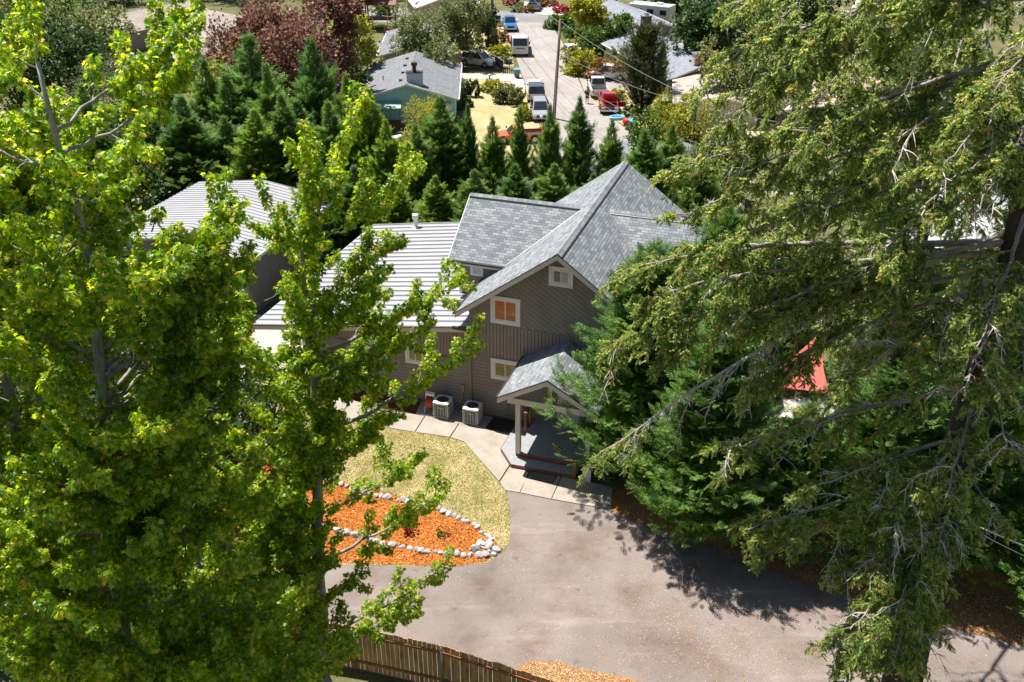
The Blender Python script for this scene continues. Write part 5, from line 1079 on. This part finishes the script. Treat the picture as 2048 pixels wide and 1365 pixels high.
def cabin(r, y0, y1, y2, y3, z0, z1, wb, wt, mat, name='cabin', glassrear=True, pillars=True):
    """y0 windscreen foot, y1 roof front, y2 roof rear, y3 rear foot"""
    lo = [(-wb, y0, z0), (wb, y0, z0), (wb, y3, z0), (-wb, y3, z0)]; hi = [(-wt, y1, z1), (wt, y1, z1), (wt, y2, z1), (-wt, y2, z1)]
    m = MB(); m.loft(lo, hi); m.build(name, mat, r, bevel=.06, seg=3)
    lo = [np.array(p, float) for p in lo]; hi = [np.array(p, float) for p in hi]
    def pan(a, b, c, d, u0, u1, v0, v1, nm):
        n = norm(np.cross(b - a, d - a)); P = []
        for u, v in ((u0, v0), (u1, v0), (u1, v1), (u0, v1)): P.append(a * (1 - u) * (1 - v) + b * u * (1 - v) + c * u * v + d * (1 - u) * v + n * .006)
        m = MB(); m.prism(P, -n * .03); m.build(nm, CG, r)
    pan(lo[1], lo[0], hi[0], hi[1], .07, .93, .08, .90, 'windscreen') if False else pan(lo[0], lo[1], hi[1], hi[0], .07, .93, .08, .90, 'windscreen')
    if glassrear: pan(lo[2], lo[3], hi[3], hi[2], .08, .92, .14, .88, 'rear_window')
    for a, b, c, d in ((lo[1], lo[2], hi[2], hi[1]), (lo[3], lo[0], hi[0], hi[3])):
        pan(a, b, c, d, .07, .47, .10, .86, 'side_window'); pan(a, b, c, d, .52, .93, .10, .86, 'side_window')
def bodywork(r, prof, W2, mat, arches=()):  # shell and dark wheel arches
    m = MB(); m.prism([(-W2, y, z) for y, z in prof], (2 * W2, 0, 0)); m.build('body', mat, r, bevel=.07, seg=3)
    for y, R in arches:
        for s in (-1, 1): m = MB(); m.tube([(s * (W2 - .05), y, R), (s * (W2 + .004), y, R)], R * 1.17, 18); m.build('wheel_arch', BLK, r)
def lamps(r, W2, yf, yr, zf, zr):
    for s in (-1, 1):
        m = MB(); x = s * (W2 - .26); m.box(x - .2, x + .2, yf - .06, yf + .012, zf - .09, zf + .09); m.build('headlight', LGT, r, bevel=.02)
        m = MB(); x = s * (W2 - .12); m.box(x - .09, x + .09, yr - .012, yr + .05, zr - .16, zr + .16); m.build('tail_light', RED, r, bevel=.02)
        m = MB(); m.box(s * W2 + (0 if s > 0 else -.2), s * W2 + (.2 if s > 0 else 0), yf - 1.55, yf - 1.42, 1.08, 1.24); m.build('wing_mirror', BLK, r, bevel=.02)
    m = MB(); m.box(-.5, .5, yf - .02, yf + .015, zf - .16, zf + .06); m.build('grille', BLK, r)
def suv(loc, rz, mat, label, L=4.6, H=1.72, cat='car', name='parked_car', spare=False, low=False, rail=True):
    r = empty(name, loc, rz, label, cat); h = L / 2; zb = .98 if not low else .86
    bodywork(r, [(h - .02, .32), (h, .62), (h - .1, zb - .16), (h - .95, zb + .02), (-h + .06, zb + .04), (-h, .8), (-h, .34)], .90, mat, [(h - .88, .36), (-h + .9, .36)])
    cabin(r, h - .98, h - 1.75, -h + .55, -h + .12, zb, H, .86, .68, mat)
    wheels(r, .93, (h - .88, -h + .9), .36); lamps(r, .9, h, -h, .66, .84)
    if rail:
        m = MB()
        for s in (-1, 1): m.tube([(s * .62, h - 1.85, H), (s * .62, h - 1.95, H + .06), (s * .62, -h + .75, H + .06), (s * .62, -h + .6, H)], .02, 5)
        m.build('roof_rail', BLK, r)
    if spare:
        m = MB(); m.tube([(0, -h - .22, .85), (0, -h, .85)], .36, 16); m.build('spare_wheel', M['trim'], r)
        m = MB(); m.tube([(0, h + .0, .62), (0, h + .28, .62)], .17, 12); m.build('winch', M['trim'], r)
    return r
def pickup(loc, rz, mat, label, canopy=None, bed=True, hood=False, door=False, L=5.4, name='pickup_truck', old=False):
    r = empty(name, loc, rz, label, 'pickup truck'); h = L / 2; zb = 1.02; H = 1.8 if not old else 1.55
    if old: zb = .9
    bodywork(r, [(h - .02, .4), (h, .7), (h - .1, zb - .06), (h - 1.4, zb + .02), (h - 3.1, zb + .02), (h - 3.12, .45)], .93, mat, [(h - .9, .40)])
    m = MB()
    m.box(-.93, .93, -h, h - 3.13, .42, .62)
    m.box(-.93, -.85, -h, h - 3.13, .62, zb + .04); m.box(.85, .93, -h, h - 3.13, .62, zb + .04); m.box(-.85, .85, -h, -h + .07, .62, zb + .02); m.box(-.85, .85, h - 3.2, h - 3.13, .62, zb + .02)
    m.build('bed', mat, r, bevel=.02)
    m = MB(); m.box(-.84, .84, -h + .08, h - 3.21, .625, .66); m.build('bed_liner', BLK, r)
    for s in (-1, 1): m = MB(); m.tube([(s * .88, -h + 1.0, .4), (s * .934, -h + 1.0, .4)], .47, 18); m.build('wheel_arch', BLK, r)
    cabin(r, h - 1.42, h - 2.05, h - 2.95, h - 3.1, zb, H, .88, .70, mat)
    wheels(r, .96, (h - .9, -h + 1.0), .40); lamps(r, .93, h, -h, .74, .84)
    m = MB(); m.box(-.9, .9, -h - .12, -h, .45, .6); m.box(-.9, .9, h, h + .1, .42, .58); m.build('bumper', RIM, r, bevel=.02)
    if canopy:
        cabin(r, h - 3.14, h - 3.2, -h + .22, -h + .02, zb + .045, H + .02, .92, .76, canopy, 'canopy')
    if hood:
        m = MB(); m.prism([(-.75, h - 1.3, zb + .05), (.75, h - 1.3, zb + .05), (.75, h - .5, zb + .95), (-.75, h - .5, zb + .95)], (0, .04, .03)); m.build('raised_bonnet', mat, r)
        m = MB(); m.box(-.7, .7, h - 1.25, h - .12, zb - .02, zb + .035); m.build('engine_bay', BLK, r)
    if door:
        m = MB(); m.prism([(-.93, h - 1.75, .5), (-1.75, h - 1.45, .5), (-1.75, h - 1.45, zb), (-.93, h - 1.75, zb)], (.02, .07, 0)); m.build('open_door', mat, r)
    return r
def on(px, py, z=-4.98): p = G(px, py, z); return (p[0], p[1], z)
sil = paint_mat('silver_paint', (.30, .31, .33)); wht = paint_mat('white_paint', (.68, .68, .67)); org = paint_mat('orange_paint', (.62, .11, .02)); blu = paint_mat('blue_paint', (.03, .18, .42)); redp = paint_mat('red_paint', (.50, .02, .025)); dks = paint_mat('dark_grey_paint', (.06, .065, .075)); gry = paint_mat('grey_paint', (.28, .29, .30))
pickup((2.55, 108.8, -4.98), radians(3), wht, 'white pickup with canopy seen from behind, parked at the street edge beside the shrub bank', canopy=dks)
suv((2.9, 101.0, -4.98), radians(183), sil, 'silver off-road car facing the camera behind the white canopied pickup', spare=True, L=4.2, H=1.8)
pickup((.6, 92.6, -4.98), radians(98), org, 'old orange pickup parked crosswise behind the hedge conifers', old=True, L=5.0)
suv((-4.2, 123.6, -4.98), radians(-118), wht, 'white car with roof rack parked behind the black railing fence')
pickup((-.35, 146.2, -4.98), radians(184), blu, 'bright blue pickup parked behind the flatbed truck')
suv((11.4, 116.9, -4.95), radians(82), wht, 'white car parked nose to the street in the side driveway', L=4.7, rail=False)
pickup((9.65, 110.4, -4.98), radians(2), wht, 'white pickup parked behind the red pickup at the right of the street')
pickup((10.35, 104.2, -4.98), radians(178), redp, 'red pickup with raised bonnet and open door at the right of the street', hood=True, door=True)
pickup((3.6, 161.5, -4.97), radians(-8), gry, 'grey pickup in the concrete driveway at the top edge')
suv((8.5, 128.0, -4.98), radians(-70), wht, 'pale car half hidden in the bushes right of the upper street', L=4.4, rail=False)
# flatbed truck
fk = empty('flatbed_truck', (1.0, 131.5, -4.98), radians(181), 'white cab-over flatbed truck with a red headboard facing the camera', 'truck')
m = MB(); m.prism([(-1.02, 1.7, .55), (-1.02, 3.3, .55), (-1.02, 3.38, 1.25), (-1.02, 3.02, 2.35), (-1.02, 2.75, 2.45), (-1.02, 1.75, 2.45), (-1.02, 1.65, 2.3)], (2.04, 0, 0)); m.build('cab', wht, fk, bevel=.09, seg=3)
m = MB(); m.prism([(-.88, 3.375, 1.42), (.88, 3.375, 1.42), (.84, 3.09, 2.26), (-.84, 3.09, 2.26)], (0, -.03, 0)); 
m = MB(); P_ = [(-.90, 3.333, 1.40), (.90, 3.333, 1.40), (.84, 3.055, 2.26), (-.84, 3.055, 2.26)]; m.prism(P_, (0, .018, .006)); m.build('windscreen', CG, fk)
for s in (-1, 1):
    m = MB(); m.box(s * 1.02 + (-.0 if s > 0 else -.008), s * 1.02 + (.008 if s > 0 else 0), 2.1, 2.95, 1.4, 2.15); m.build('side_window', CG, fk)
    m = MB(); m.box(s * .82 - .16, s * .82 + .16, 3.33, 3.40, .85, 1.08); m.build('headlight', LGT, fk, bevel=.02)
    m = MB(); m.box(s * 1.2 - .08, s * 1.2 + .08, 2.95, 3.02, 1.5, 1.9); m.build('wing_mirror', BLK, fk)
m = MB(); m.box(-.6, .6, 3.36, 3.40, .98, 1.16); m.build('grille', plain('grille_grey', (.15, .15, .16), rough=.5), fk)
m = MB(); m.box(-1.0, 1.0, 3.3, 3.42, .42, .66); m.build('bumper', wht, fk, bevel=.03)
m = MB(); m.box(-1.15, 1.15, -3.3, 1.5, .95, 1.1); m.box(-.4, .4, -3.2, 1.6, .6, .95); m.build('flatbed', BLK, fk)
m = MB(); m.box(-1.15, 1.15, 1.42, 1.52, 1.1, 2.2); m.box(-1.15, -1.08, -3.3, 1.4, 1.1, 1.4); m.box(1.08, 1.15, -3.3, 1.4, 1.1, 1.4); m.build('headboard', redp, fk)
wheels(fk, 1.02, (2.5, -1.9), .42, .26)
# camper
cv = empty('camper', (20.5, 149, -5), radians(60), 'white camper van at the top edge behind the grey roofed house', 'camper')
m = MB(); m.prism([(-1.2, -3.2, .5), (-1.2, 2.2, .5), (-1.2, 3.1, 1.2), (-1.2, 3.4, 2.3), (-1.2, 3.2, 3.0), (-1.2, -3.2, 3.0)], (2.4, 0, 0)); m.build('body', wht, cv, bevel=.12, seg=3)
for y in (-2.2, -.2, 1.6):
    for s in (-1, 1):
        m = MB(); m.box(s * 1.2 + (0 if s > 0 else -.01), s * 1.2 + (.01 if s > 0 else 0), y - .5, y + .5, 1.7, 2.4); m.build('window', CG, cv)
m = MB(); m.box(-.5, .3, -1.6, -.8, 3.0, 3.25); m.build('roof_unit', M['trim'], cv)
wheels(cv, 1.18, (2.0, -1.9), .4)
# wheeled bins
def bin_(px, py, label, body, lid, rz=0, z=-4.98, s=1.0):
    r = empty('wheeled_bin', on(px, py, z), rz, label, 'rubbish bin', None); r.scale = (s, s, s)
    m = MB(); m.loft([(-.25, -.28, .06), (.25, -.28, .06), (.25, .25, .06), (-.25, .25, .06)], [(-.33, -.38, 1.0), (.33, -.38, 1.0), (.33, .36, 1.0), (-.33, .36, 1.0)]); m.build('body', body, r, bevel=.04)
    m = MB(); m.loft([(-.35, -.42, 1.0), (.35, -.42, 1.0), (.35, .38, 1.0), (-.35, .38, 1.0)], [(-.30, -.34, 1.09), (.30, -.34, 1.09), (.30, .34, 1.09), (-.30, .34, 1.09)]); m.build('lid', lid, r, bevel=.02)
    m = MB(); m.tube([(-.3, .45, .95), (.3, .45, .95)], .025, 6); m.build('handle', body, r)
    for sx in (-1, 1): m = MB(); m.tube([(sx * .25, .3, .13), (sx * .32, .3, .13)], .13, 12); m.build('wheel', RUB, r)
gb = plain('grey_plastic', (.16, .16, .17), rough=.5); bluel = plain('blue_plastic', (.10, .38, .58), rough=.45); grnb = plain('green_plastic', (.02, .06, .045), rough=.5); tl = plain('teal_plastic', (.06, .45, .48), rough=.4); slt_ = plain('slate_plastic', (.22, .27, .33), rough=.5)
bin_(1034, 156, 'grey wheeled bin with blue lid at the foot of the white driveway', gb, bluel, .1)
bin_(1149, 134, 'grey bin with slate blue lid, left of the pair by the rusty bush', gb, slt_, .2)
bin_(1162, 138, 'all slate coloured bin, right of the pair by the rusty bush', slt_, slt_, .1)
bin_(1264, 262, 'dark green bin with a teal lid by the golden trees', grnb, tl, .2, s=1.05)
m = MB(); r = random.Random(2); bm = bmesh.new(); bmesh.ops.create_icosphere(bm, subdivisions=2, radius=.42)
for v in bm.verts: v.co *= 1 + r.uniform(-.16, .16); v.co.z *= .85
me = bpy.data.meshes.new('red_bag'); bm.to_mesh(me); bm.free(); me.materials.append(plain('red_plastic', (.62, .02, .015), rough=.4)); o = bpy.data.objects.new('rubbish_bag', me); COL.objects.link(o); p = G(1252, 250, -4.98); o.location = (p[0], p[1], -4.65); tag(o, 'bright red plastic bag slumped beside the dark green bin', 'bag')
pl = empty('paddling_pool', on(1234, 238), .2, 'pale blue inflatable pool lying left of the red bag', 'paddling pool')
m = MB(); m.tube([(.75 * cos(q), .45 * sin(q), .16) for q in np.linspace(0, 2 * pi, 21)], .15, 8, cap=False); m.build('rim', plain('pale_blue_vinyl', (.20, .50, .68), rough=.3), pl, smooth=True); m = MB(); m.tube([(0, 0, .02), (0, 0, .06)], .6, 16); m.build('floor', bpy.data.materials['pale_blue_vinyl'], pl)
# mailbox, postbox pillar, stop sign
mb_ = empty('mailbox', on(1019, 140), 0, 'small grey mailbox on a post left of the grey bin', 'mailbox')
m = MB(); m.tube([(0, 0, 0), (0, 0, 1.15)], .05, 6); m.build('post', M['bark'], mb_); m = MB(); m.prism([(-.3, -.12, 1.15), (-.3, .12, 1.15), (-.3, .12, 1.3), (-.3, .0, 1.4), (-.3, -.12, 1.3)], (.6, 0, 0)); m.build('box', gb, mb_)
pp = empty('garden_pillar', on(979, 170), 0, 'white garden pillar with a round cap beside the shrub bank', 'garden ornament')
m = MB(); m.box(-.32, .32, -.32, .32, 0, .62); m.build('pedestal', M['trim'], pp, bevel=.02); m = MB(); m.box(-.4, .4, -.4, .4, .62, .70); m.build('slab', M['concrete'], pp); m = MB(); m.tube([(0, 0, .7), (0, 0, 1.0), (0, 0, 1.02), (0, 0, 1.2)], [.10, .10, .22, .16], 10); m.build('urn', M['trim'], pp)
ss = empty('stop_sign', on(1108, 42), 0, 'red octagonal stop sign on a thin pole at the street corner', 'stop sign')
m = MB(); m.tube([(0, 0, 0), (0, 0, 2.9)], .04, 6); m.build('pole', M['galv'], ss)
oc = lambda R, y: [(R * cos(pi / 8 + k * pi / 4), y, 2.55 + R * sin(pi / 8 + k * pi / 4)) for k in range(8)]
m = MB(); m.prism(oc(.46, -.06), (0, .02, 0)); m.build('sign_border', M['trim'], ss); m = MB(); m.prism(oc(.42, -.066), (0, .005, 0)); m.build('sign_face', plain('sign_red', (.55, .015, .02), rough=.4, vary=0), ss)
tc = bpy.data.curves.new('stop_lettering', 'FONT'); tc.body = 'STOP'; tc.size = .33; tc.align_x = 'CENTER'; tc.align_y = 'CENTER'; tc.extrude = .002; tc.materials.append(M['trim'])
to_ = bpy.data.objects.new('lettering_curve', tc); COL.objects.link(to_); bpy.context.view_layer.update(); tme = bpy.data.meshes.new_from_object(to_); bpy.data.objects.remove(to_); to = bpy.data.objects.new('lettering', tme); COL.objects.link(to); to.parent = ss; to.location = (0, -.072, 2.55); to.rotation_euler = (pi / 2, 0, 0)
# black railing fences
def rail(name, pts, z, h, label):
    P = [np.array([*p, z]) for p in pts]; r = empty(name, tuple(P[0]), 0, label, 'fence'); m = MB(); w_ = MB(); b0 = P[0]
    for a, b in zip(P[:-1], P[1:]):
        L = np.linalg.norm(b - a); n = int(L / .24)
        for k in range(n + 1): q = a + (b - a) * k / n - b0; m.box(q[0] - .045, q[0] + .045, q[1] - .02, q[1] + .02, .1, h)
        w_.tube([a - b0 + [0, 0, h + .03], b - b0 + [0, 0, h + .03]], .05, 4); w_.tube([a - b0 + [0, 0, .12], b - b0 + [0, 0, .12]], .035, 4)
    m.build('balusters', plain('black_blue_paint', (.03, .035, .045), rough=.6), r); w_.build('rail', plain('weathered_rail', (.30, .30, .30), rough=.7), r)
def gx(px, py, z=-5): p = G(px, py, z); return (p[0], p[1])
rail('railing_fence', [gx(942, 122), gx(952, 120), gx(968, 130), gx(990, 134), gx(1006, 144)], -5, 1.3, 'long black railing fence stepping down beside the white car')
rail('railing_fence', [gx(1007, 152), gx(1028, 152)], -5, 1.1, 'short black railing fence in front of the grey wheeled bin')
ms = empty('porch_ramp', on(1016, 160), 0, 'white slatted ramp in front of the short black railing', 'ramp'); m = MB(); m.prism([(-1, -.6, .05), (1, -.9, .05), (.6, .9, .45), (-.9, .9, .45)], (0, 0, -.05)); m.build('deck', M['trim'], ms)
for q, (px, py, c, lab) in enumerate([(964, 129, bluel, 'small blue garden chair beside the railing'), (981, 135, slt_, 'small slate garden chair on the straw lawn'), (992, 140, M['redwood'], 'small red brown garden chair on the straw lawn')]):
    r = empty('garden_chair', on(px, py), q, lab, 'chair'); m = MB(); m.box(-.25, .25, -.25, .25, .38, .43); m.build('seat', c, r); m = MB(); m.box(-.25, .25, .22, .27, .43, .9); m.build('backrest', c, r)
    for x in (-.22, .19):
        for y in (-.22, .2): m = MB(); m.box(x, x + .03, y, y + .03, 0, .38); m.build('leg', c, r)
# tables / clutter near the teal house
r = empty('picnic_table', (-11.5, 91.5, -5), .5, 'white trestle table glimpsed between the hedge tips below the teal house', 'table'); m = MB(); m.box(-1.1, 1.1, -.4, .4, .7, .76); m.build('table_top', M['trim'], r)
for x in (-.9, .8): m = MB(); m.box(x, x + .08, -.35, .35, 0, .7); m.build('leg', M['trim'], r)

# utility poles and wires
wood = bark_mat('weathered_pole_wood', (.13, .105, .09), (.30, .26, .23), 8, .4)
pole = empty('utility_pole', (4.35, 100.4, -5), 0, 'tall bare wooden utility pole standing in the middle of the street view', 'utility pole')
PT = np.array([.45, 0, 10.0]); m = MB(); m.tube([(0, 0, -.3), tuple(PT * .5), tuple(PT)], [.19, .16, .13], 10); m.build('pole', wood, pole, smooth=True)
m = MB(); m.tube([(-.06, -.17, 0), tuple(PT * .62 + [-.04, -.16, 0])], .045, 6); m.build('conduit', M['galv'], pole)
m = MB()
for z, a in ((6.4, .9), (6.0, .7), (5.3, .5)): b0 = PT * z / 10; m.tube([b0, b0 + [a * .4, -.2, .25], b0 + [a, -.15, .05], b0 + [a * .7, -.1, -.35]], .022, 4)
m.build('wire_loop', BLK, pole)
p2 = empty('utility_pole', (-2.6, 134.0, -5), 0, 'far wooden utility pole rising out of the picture beside the ivy trunk', 'utility pole')
m = MB(); m.tube([(0, 0, -.3), (0, 0, 12.5)], [.2, .14], 10); m.build('pole', wood, p2, smooth=True); m = MB(); m.box(-1.2, 1.2, -.06, .06, 11.6, 11.75); m.build('crossarm', wood, p2); m = MB(); m.tube([(.25, -.15, 8.4), (.25, -.15, 9.3)], .22, 10); m.build('transformer', M['galv'], p2)
p3 = empty('utility_pole', (15.5, 152, -5), 0, 'pale wooden utility pole behind the grey top right roof', 'utility pole'); m = MB(); m.tube([(0, 0, 0), (0, 0, 10)], .15, 8); m.build('pole', wood, p3)
def wire(a, b, sag, label, rad=.02, n=18, mat=None, name='utility_wire'):
    a = np.array(a, float); b = np.array(b, float); m = MB(); P = [a + (b - a) * t - np.array([0, 0, sag * 4 * t * (1 - t)]) - a for t in np.linspace(0, 1, n)]
    m.tube(P, rad, 5); o = m.build(name, mat or WIRE, smooth=True); o.location = tuple(a); tag(o, label, 'cable', 'overhead wires')
WIRE = plain('wire_grey', (.22, .22, .24), rough=.5)
pt = np.array([4.35, 100.4, -5]); T0 = pt + PT * .99; T1 = pt + PT * .66; T2 = pt + PT * .47
Q0 = np.array([-2.6, 134, 7.0])
wire(Q0 + [.9, 0, .0], T0 - [0, 0, .3], .8, 'upper overhead wire from the far pole to the middle pole, passing over the flatbed truck'); wire(Q0 + [-.2, 0, -2.2], T1, .9, 'middle overhead wire from the far pole down to the middle pole')
wire(Q0 + [.3, 0, -3.2], T2, .9, 'lowest overhead wire from the far pole to the middle pole')
wire(T1 + [0, 0, .1], D(1560, 245, 70), .9, 'topmost overhead wire crossing right of the middle pole over the white cars'); wire(T0 - [0, 0, .1], D(1500, 240, 80), .8, 'overhead wire from the pole top crossing the pyramid conifer')
wire(T2, D(1480, 320, 72), .5, 'lower overhead wire crossing the red pickup'); wire(T2 - [0, 0, .25], D(1470, 345, 72), .5, 'lowest overhead wire crossing right of the middle pole')
wire(D(1915, 1035, 22), D(2200, 1150, 19), .05, 'thick white cable at the lower right edge beyond the fir trunk', .022, mat=M['trim']); wire(D(1915, 1042, 22), D(2200, 1175, 19), .12, 'thin white cable just below the thick one at the lower right edge', .010, mat=M['trim'])

# red shade sail
sl = empty('shade_sail', (12.8, 35.5, 0), 0, 'large red triangular shade sail stretched between posts, seen through the fir boughs', 'shade sail')
def sail(pts, nm):
    a, b, c = [np.array(p, float) - np.array([12.8, 35.5, 0]) for p in pts]; N_ = 14; V = []; idx = {}
    for i in range(N_ + 1):
        for j in range(N_ + 1 - i):
            u = i / N_; v = j / N_; w_ = 1 - u - v; p = a * u + b * v + c * w_; ctr = (a + b + c) / 3; e = (u * v + v * w_ + u * w_); k = 27 * u * v * w_
            pull = .42 * (1 - k) * (4 * max(u * v, v * w_, u * w_)); p = p + (ctr - p) * pull * .55 - np.array([0, 0, .35 * k]); idx[(i, j)] = len(V); V.append(tuple(p))
    f = []
    for i in range(N_):
        for j in range(N_ - i):
            f.append((idx[(i, j)], idx[(i + 1, j)], idx[(i, j + 1)]))
            if j < N_ - i - 1: f.append((idx[(i + 1, j)], idx[(i + 1, j + 1)], idx[(i, j + 1)]))
    m = MB(); m.add(V, f); o = m.build(nm, SAIL, sl, smooth=True); md = o.modifiers.new('th', 'SOLIDIFY'); md.thickness = .015
SAIL = plain('red_sail_cloth', (.42, .085, .06), rough=.75, vary=.08)
sp = [G(1662, 790, 2.9), G(1480, 790, 2.6), G(1655, 650, 3.4)]
sail(sp, 'cloth')
for p in sp: m = MB(); q = np.array(p) - np.array([12.8, 35.5, 0]); m.tube([(q[0], q[1], 0), (q[0], q[1], q[2] + .1)], .06, 8); m.build('post', M['galv'], sl)
sheet('patio', [(1480, 870), (1560, 800), (1680, 790), (1720, 840), (1660, 900)], .03, M['drive'])

# ------------------------------------------------------------------ the person by the white pickup
def person(loc, rz, label):
    r = empty('person', loc, rz, label, 'person')
    V = []; E_ = []; R = []
    def v(p, rad): V.append(p); R.append(rad); return len(V) - 1
    def chain(s, pts):
        for p, rad in pts: k = v(p, rad); E_.append((s, k)); s = k
        return s
    pel = v((0, 0, .96), .15); ch = chain(pel, [((0, 0, 1.12), .145), ((0, -.01, 1.30), .165), ((0, 0, 1.44), .13)]); nk = chain(ch, [((0, .01, 1.53), .058)]); chain(nk, [((0, .02, 1.61), .078), ((0, .03, 1.70), .092), ((0, .02, 1.78), .07)])
    for s in (-1, 1):
        hip = chain(pel, [((s * .10, 0, .88), .095), ((s * .115, .02, .50), .06), ((s * .125, -.02, .26), .055), ((s * .13, -.03, .09), .038)]); chain(hip, [((s * .145, .10, .04), .036), ((s * .15, .17, .03), .03)])
        el = chain(ch, [((s * .19, 0, 1.43), .062), ((s * .27, -.03, 1.16), .043), ((s * .25, .10, .95), .03)])
        pm = chain(el, [((s * .245, .14, .89), .034)])
        for i, (dx, l) in enumerate(((-.028, .065), (-.01, .078), (.01, .074), (.027, .058))): chain(pm, [((s * .245 + dx, .16, .84), .0105), ((s * .245 + dx, .165, .84 - l * .6), .0095), ((s * .245 + dx, .15, .84 - l), .008)])
        chain(pm, [((s * .215, .16, .875), .012), ((s * .20, .175, .845), .0095)])
    me = bpy.data.meshes.new('body'); me.from_pydata(V, E_, []); o = bpy.data.objects.new('body', me); COL.objects.link(o); o.parent = r
    sk = o.modifiers.new('skin', 'SKIN'); lay = me.skin_vertices[0] if me.skin_vertices else None
    if lay is None: bpy.context.view_layer.update(); lay = me.skin_vertices[0] if me.skin_vertices else None
    if lay is None:
        bm = bmesh.new(); bm.from_mesh(me); bm.verts.layers.skin.verify(); bm.to_mesh(me); bm.free(); lay = me.skin_vertices[0]
    for i, q in enumerate(R): lay.data[i].radius = (q, q)
    lay.data[0].use_root = True; ss_ = o.modifiers.new('sub', 'SUBSURF'); ss_.levels = 1; ss_.render_levels = 1
    # one skin surface, its colour by height: shorts, shirt, skin
    m, nt, b, L = newmat('skin'); b.inputs['Base Color'].default_value = (.50, .28, .19, 1); b.inputs['Roughness'].default_value = .6; me.materials.append(m)
    bk = plain('black_cloth', (.018, .018, .022), rough=.9, vary=.2)
    mm = MB(); mm.loft([(.20 * cos(a), .15 * sin(a), .96) for a in np.linspace(0, 2 * pi, 14, endpoint=False)], [(.215 * cos(a), .16 * sin(a), 1.30) for a in np.linspace(0, 2 * pi, 14, endpoint=False)]); mm.loft([(.215 * cos(a), .16 * sin(a), 1.30) for a in np.linspace(0, 2 * pi, 14, endpoint=False)], [(.09 * cos(a), .08 * sin(a), 1.51) for a in np.linspace(0, 2 * pi, 14, endpoint=False)])
    for s in (-1, 1): mm.tube([(s * .12, 0, 1.42), (s * .20, 0, 1.42), (s * .275, -.03, 1.20)], [.085, .082, .068], 10)
    mm.build('shirt', bk, r, smooth=True)
    mm = MB(); mm.tube([(0, 0, 1.0), (0, 0, .84)], [.195, .20], 14)
    for s in (-1, 1): mm.tube([(s * .10, 0, .90), (s * .115, .02, .56)], [.115, .10], 12)
    mm.build('shorts', bk, r, smooth=True)
    mm = MB(); mm.tube([(0, .0, 1.68), (0, -.005, 1.76), (0, .0, 1.83), (0, .01, 1.865)], [.10, .108, .085, .03], 12); mm.build('hair', plain('brown_hair', (.09, .05, .03), rough=.8), r, smooth=True)
    for s in (-1, 1):
        mm = MB(); mm.box(s * .135 - .05, s * .135 + .05, -.09, .19, 0, .07); mm.build('shoe', plain('shoe_grey', (.25, .25, .25)), r, bevel=.03)
        mm = MB(); mm.tube([(s * .032, .105, 1.70), (s * .032, .118, 1.70)], .013, 8); mm.build('eye', BLK, r)
        mm = MB(); mm.tube([(s * .085, .02, 1.69), (s * .105, .015, 1.70)], [.03, .025], 8); mm.build('ear', m, r)
    mm = MB(); mm.loft([(-.018, .11, 1.655), (.018, .11, 1.655), (.006, .11, 1.70), (-.006, .11, 1.70)], [(-.008, .145, 1.66), (.008, .145, 1.66), (.004, .12, 1.70), (-.004, .12, 1.70)]); mm.build('nose', m, r)
    mm = MB(); mm.box(-.025, .025, .105, .116, 1.622, 1.632); mm.build('mouth', plain('lip', (.35, .12, .10)), r)
person(on(1174, 207), radians(200), 'person in black shirt and black shorts standing in the street left of the red pickup')
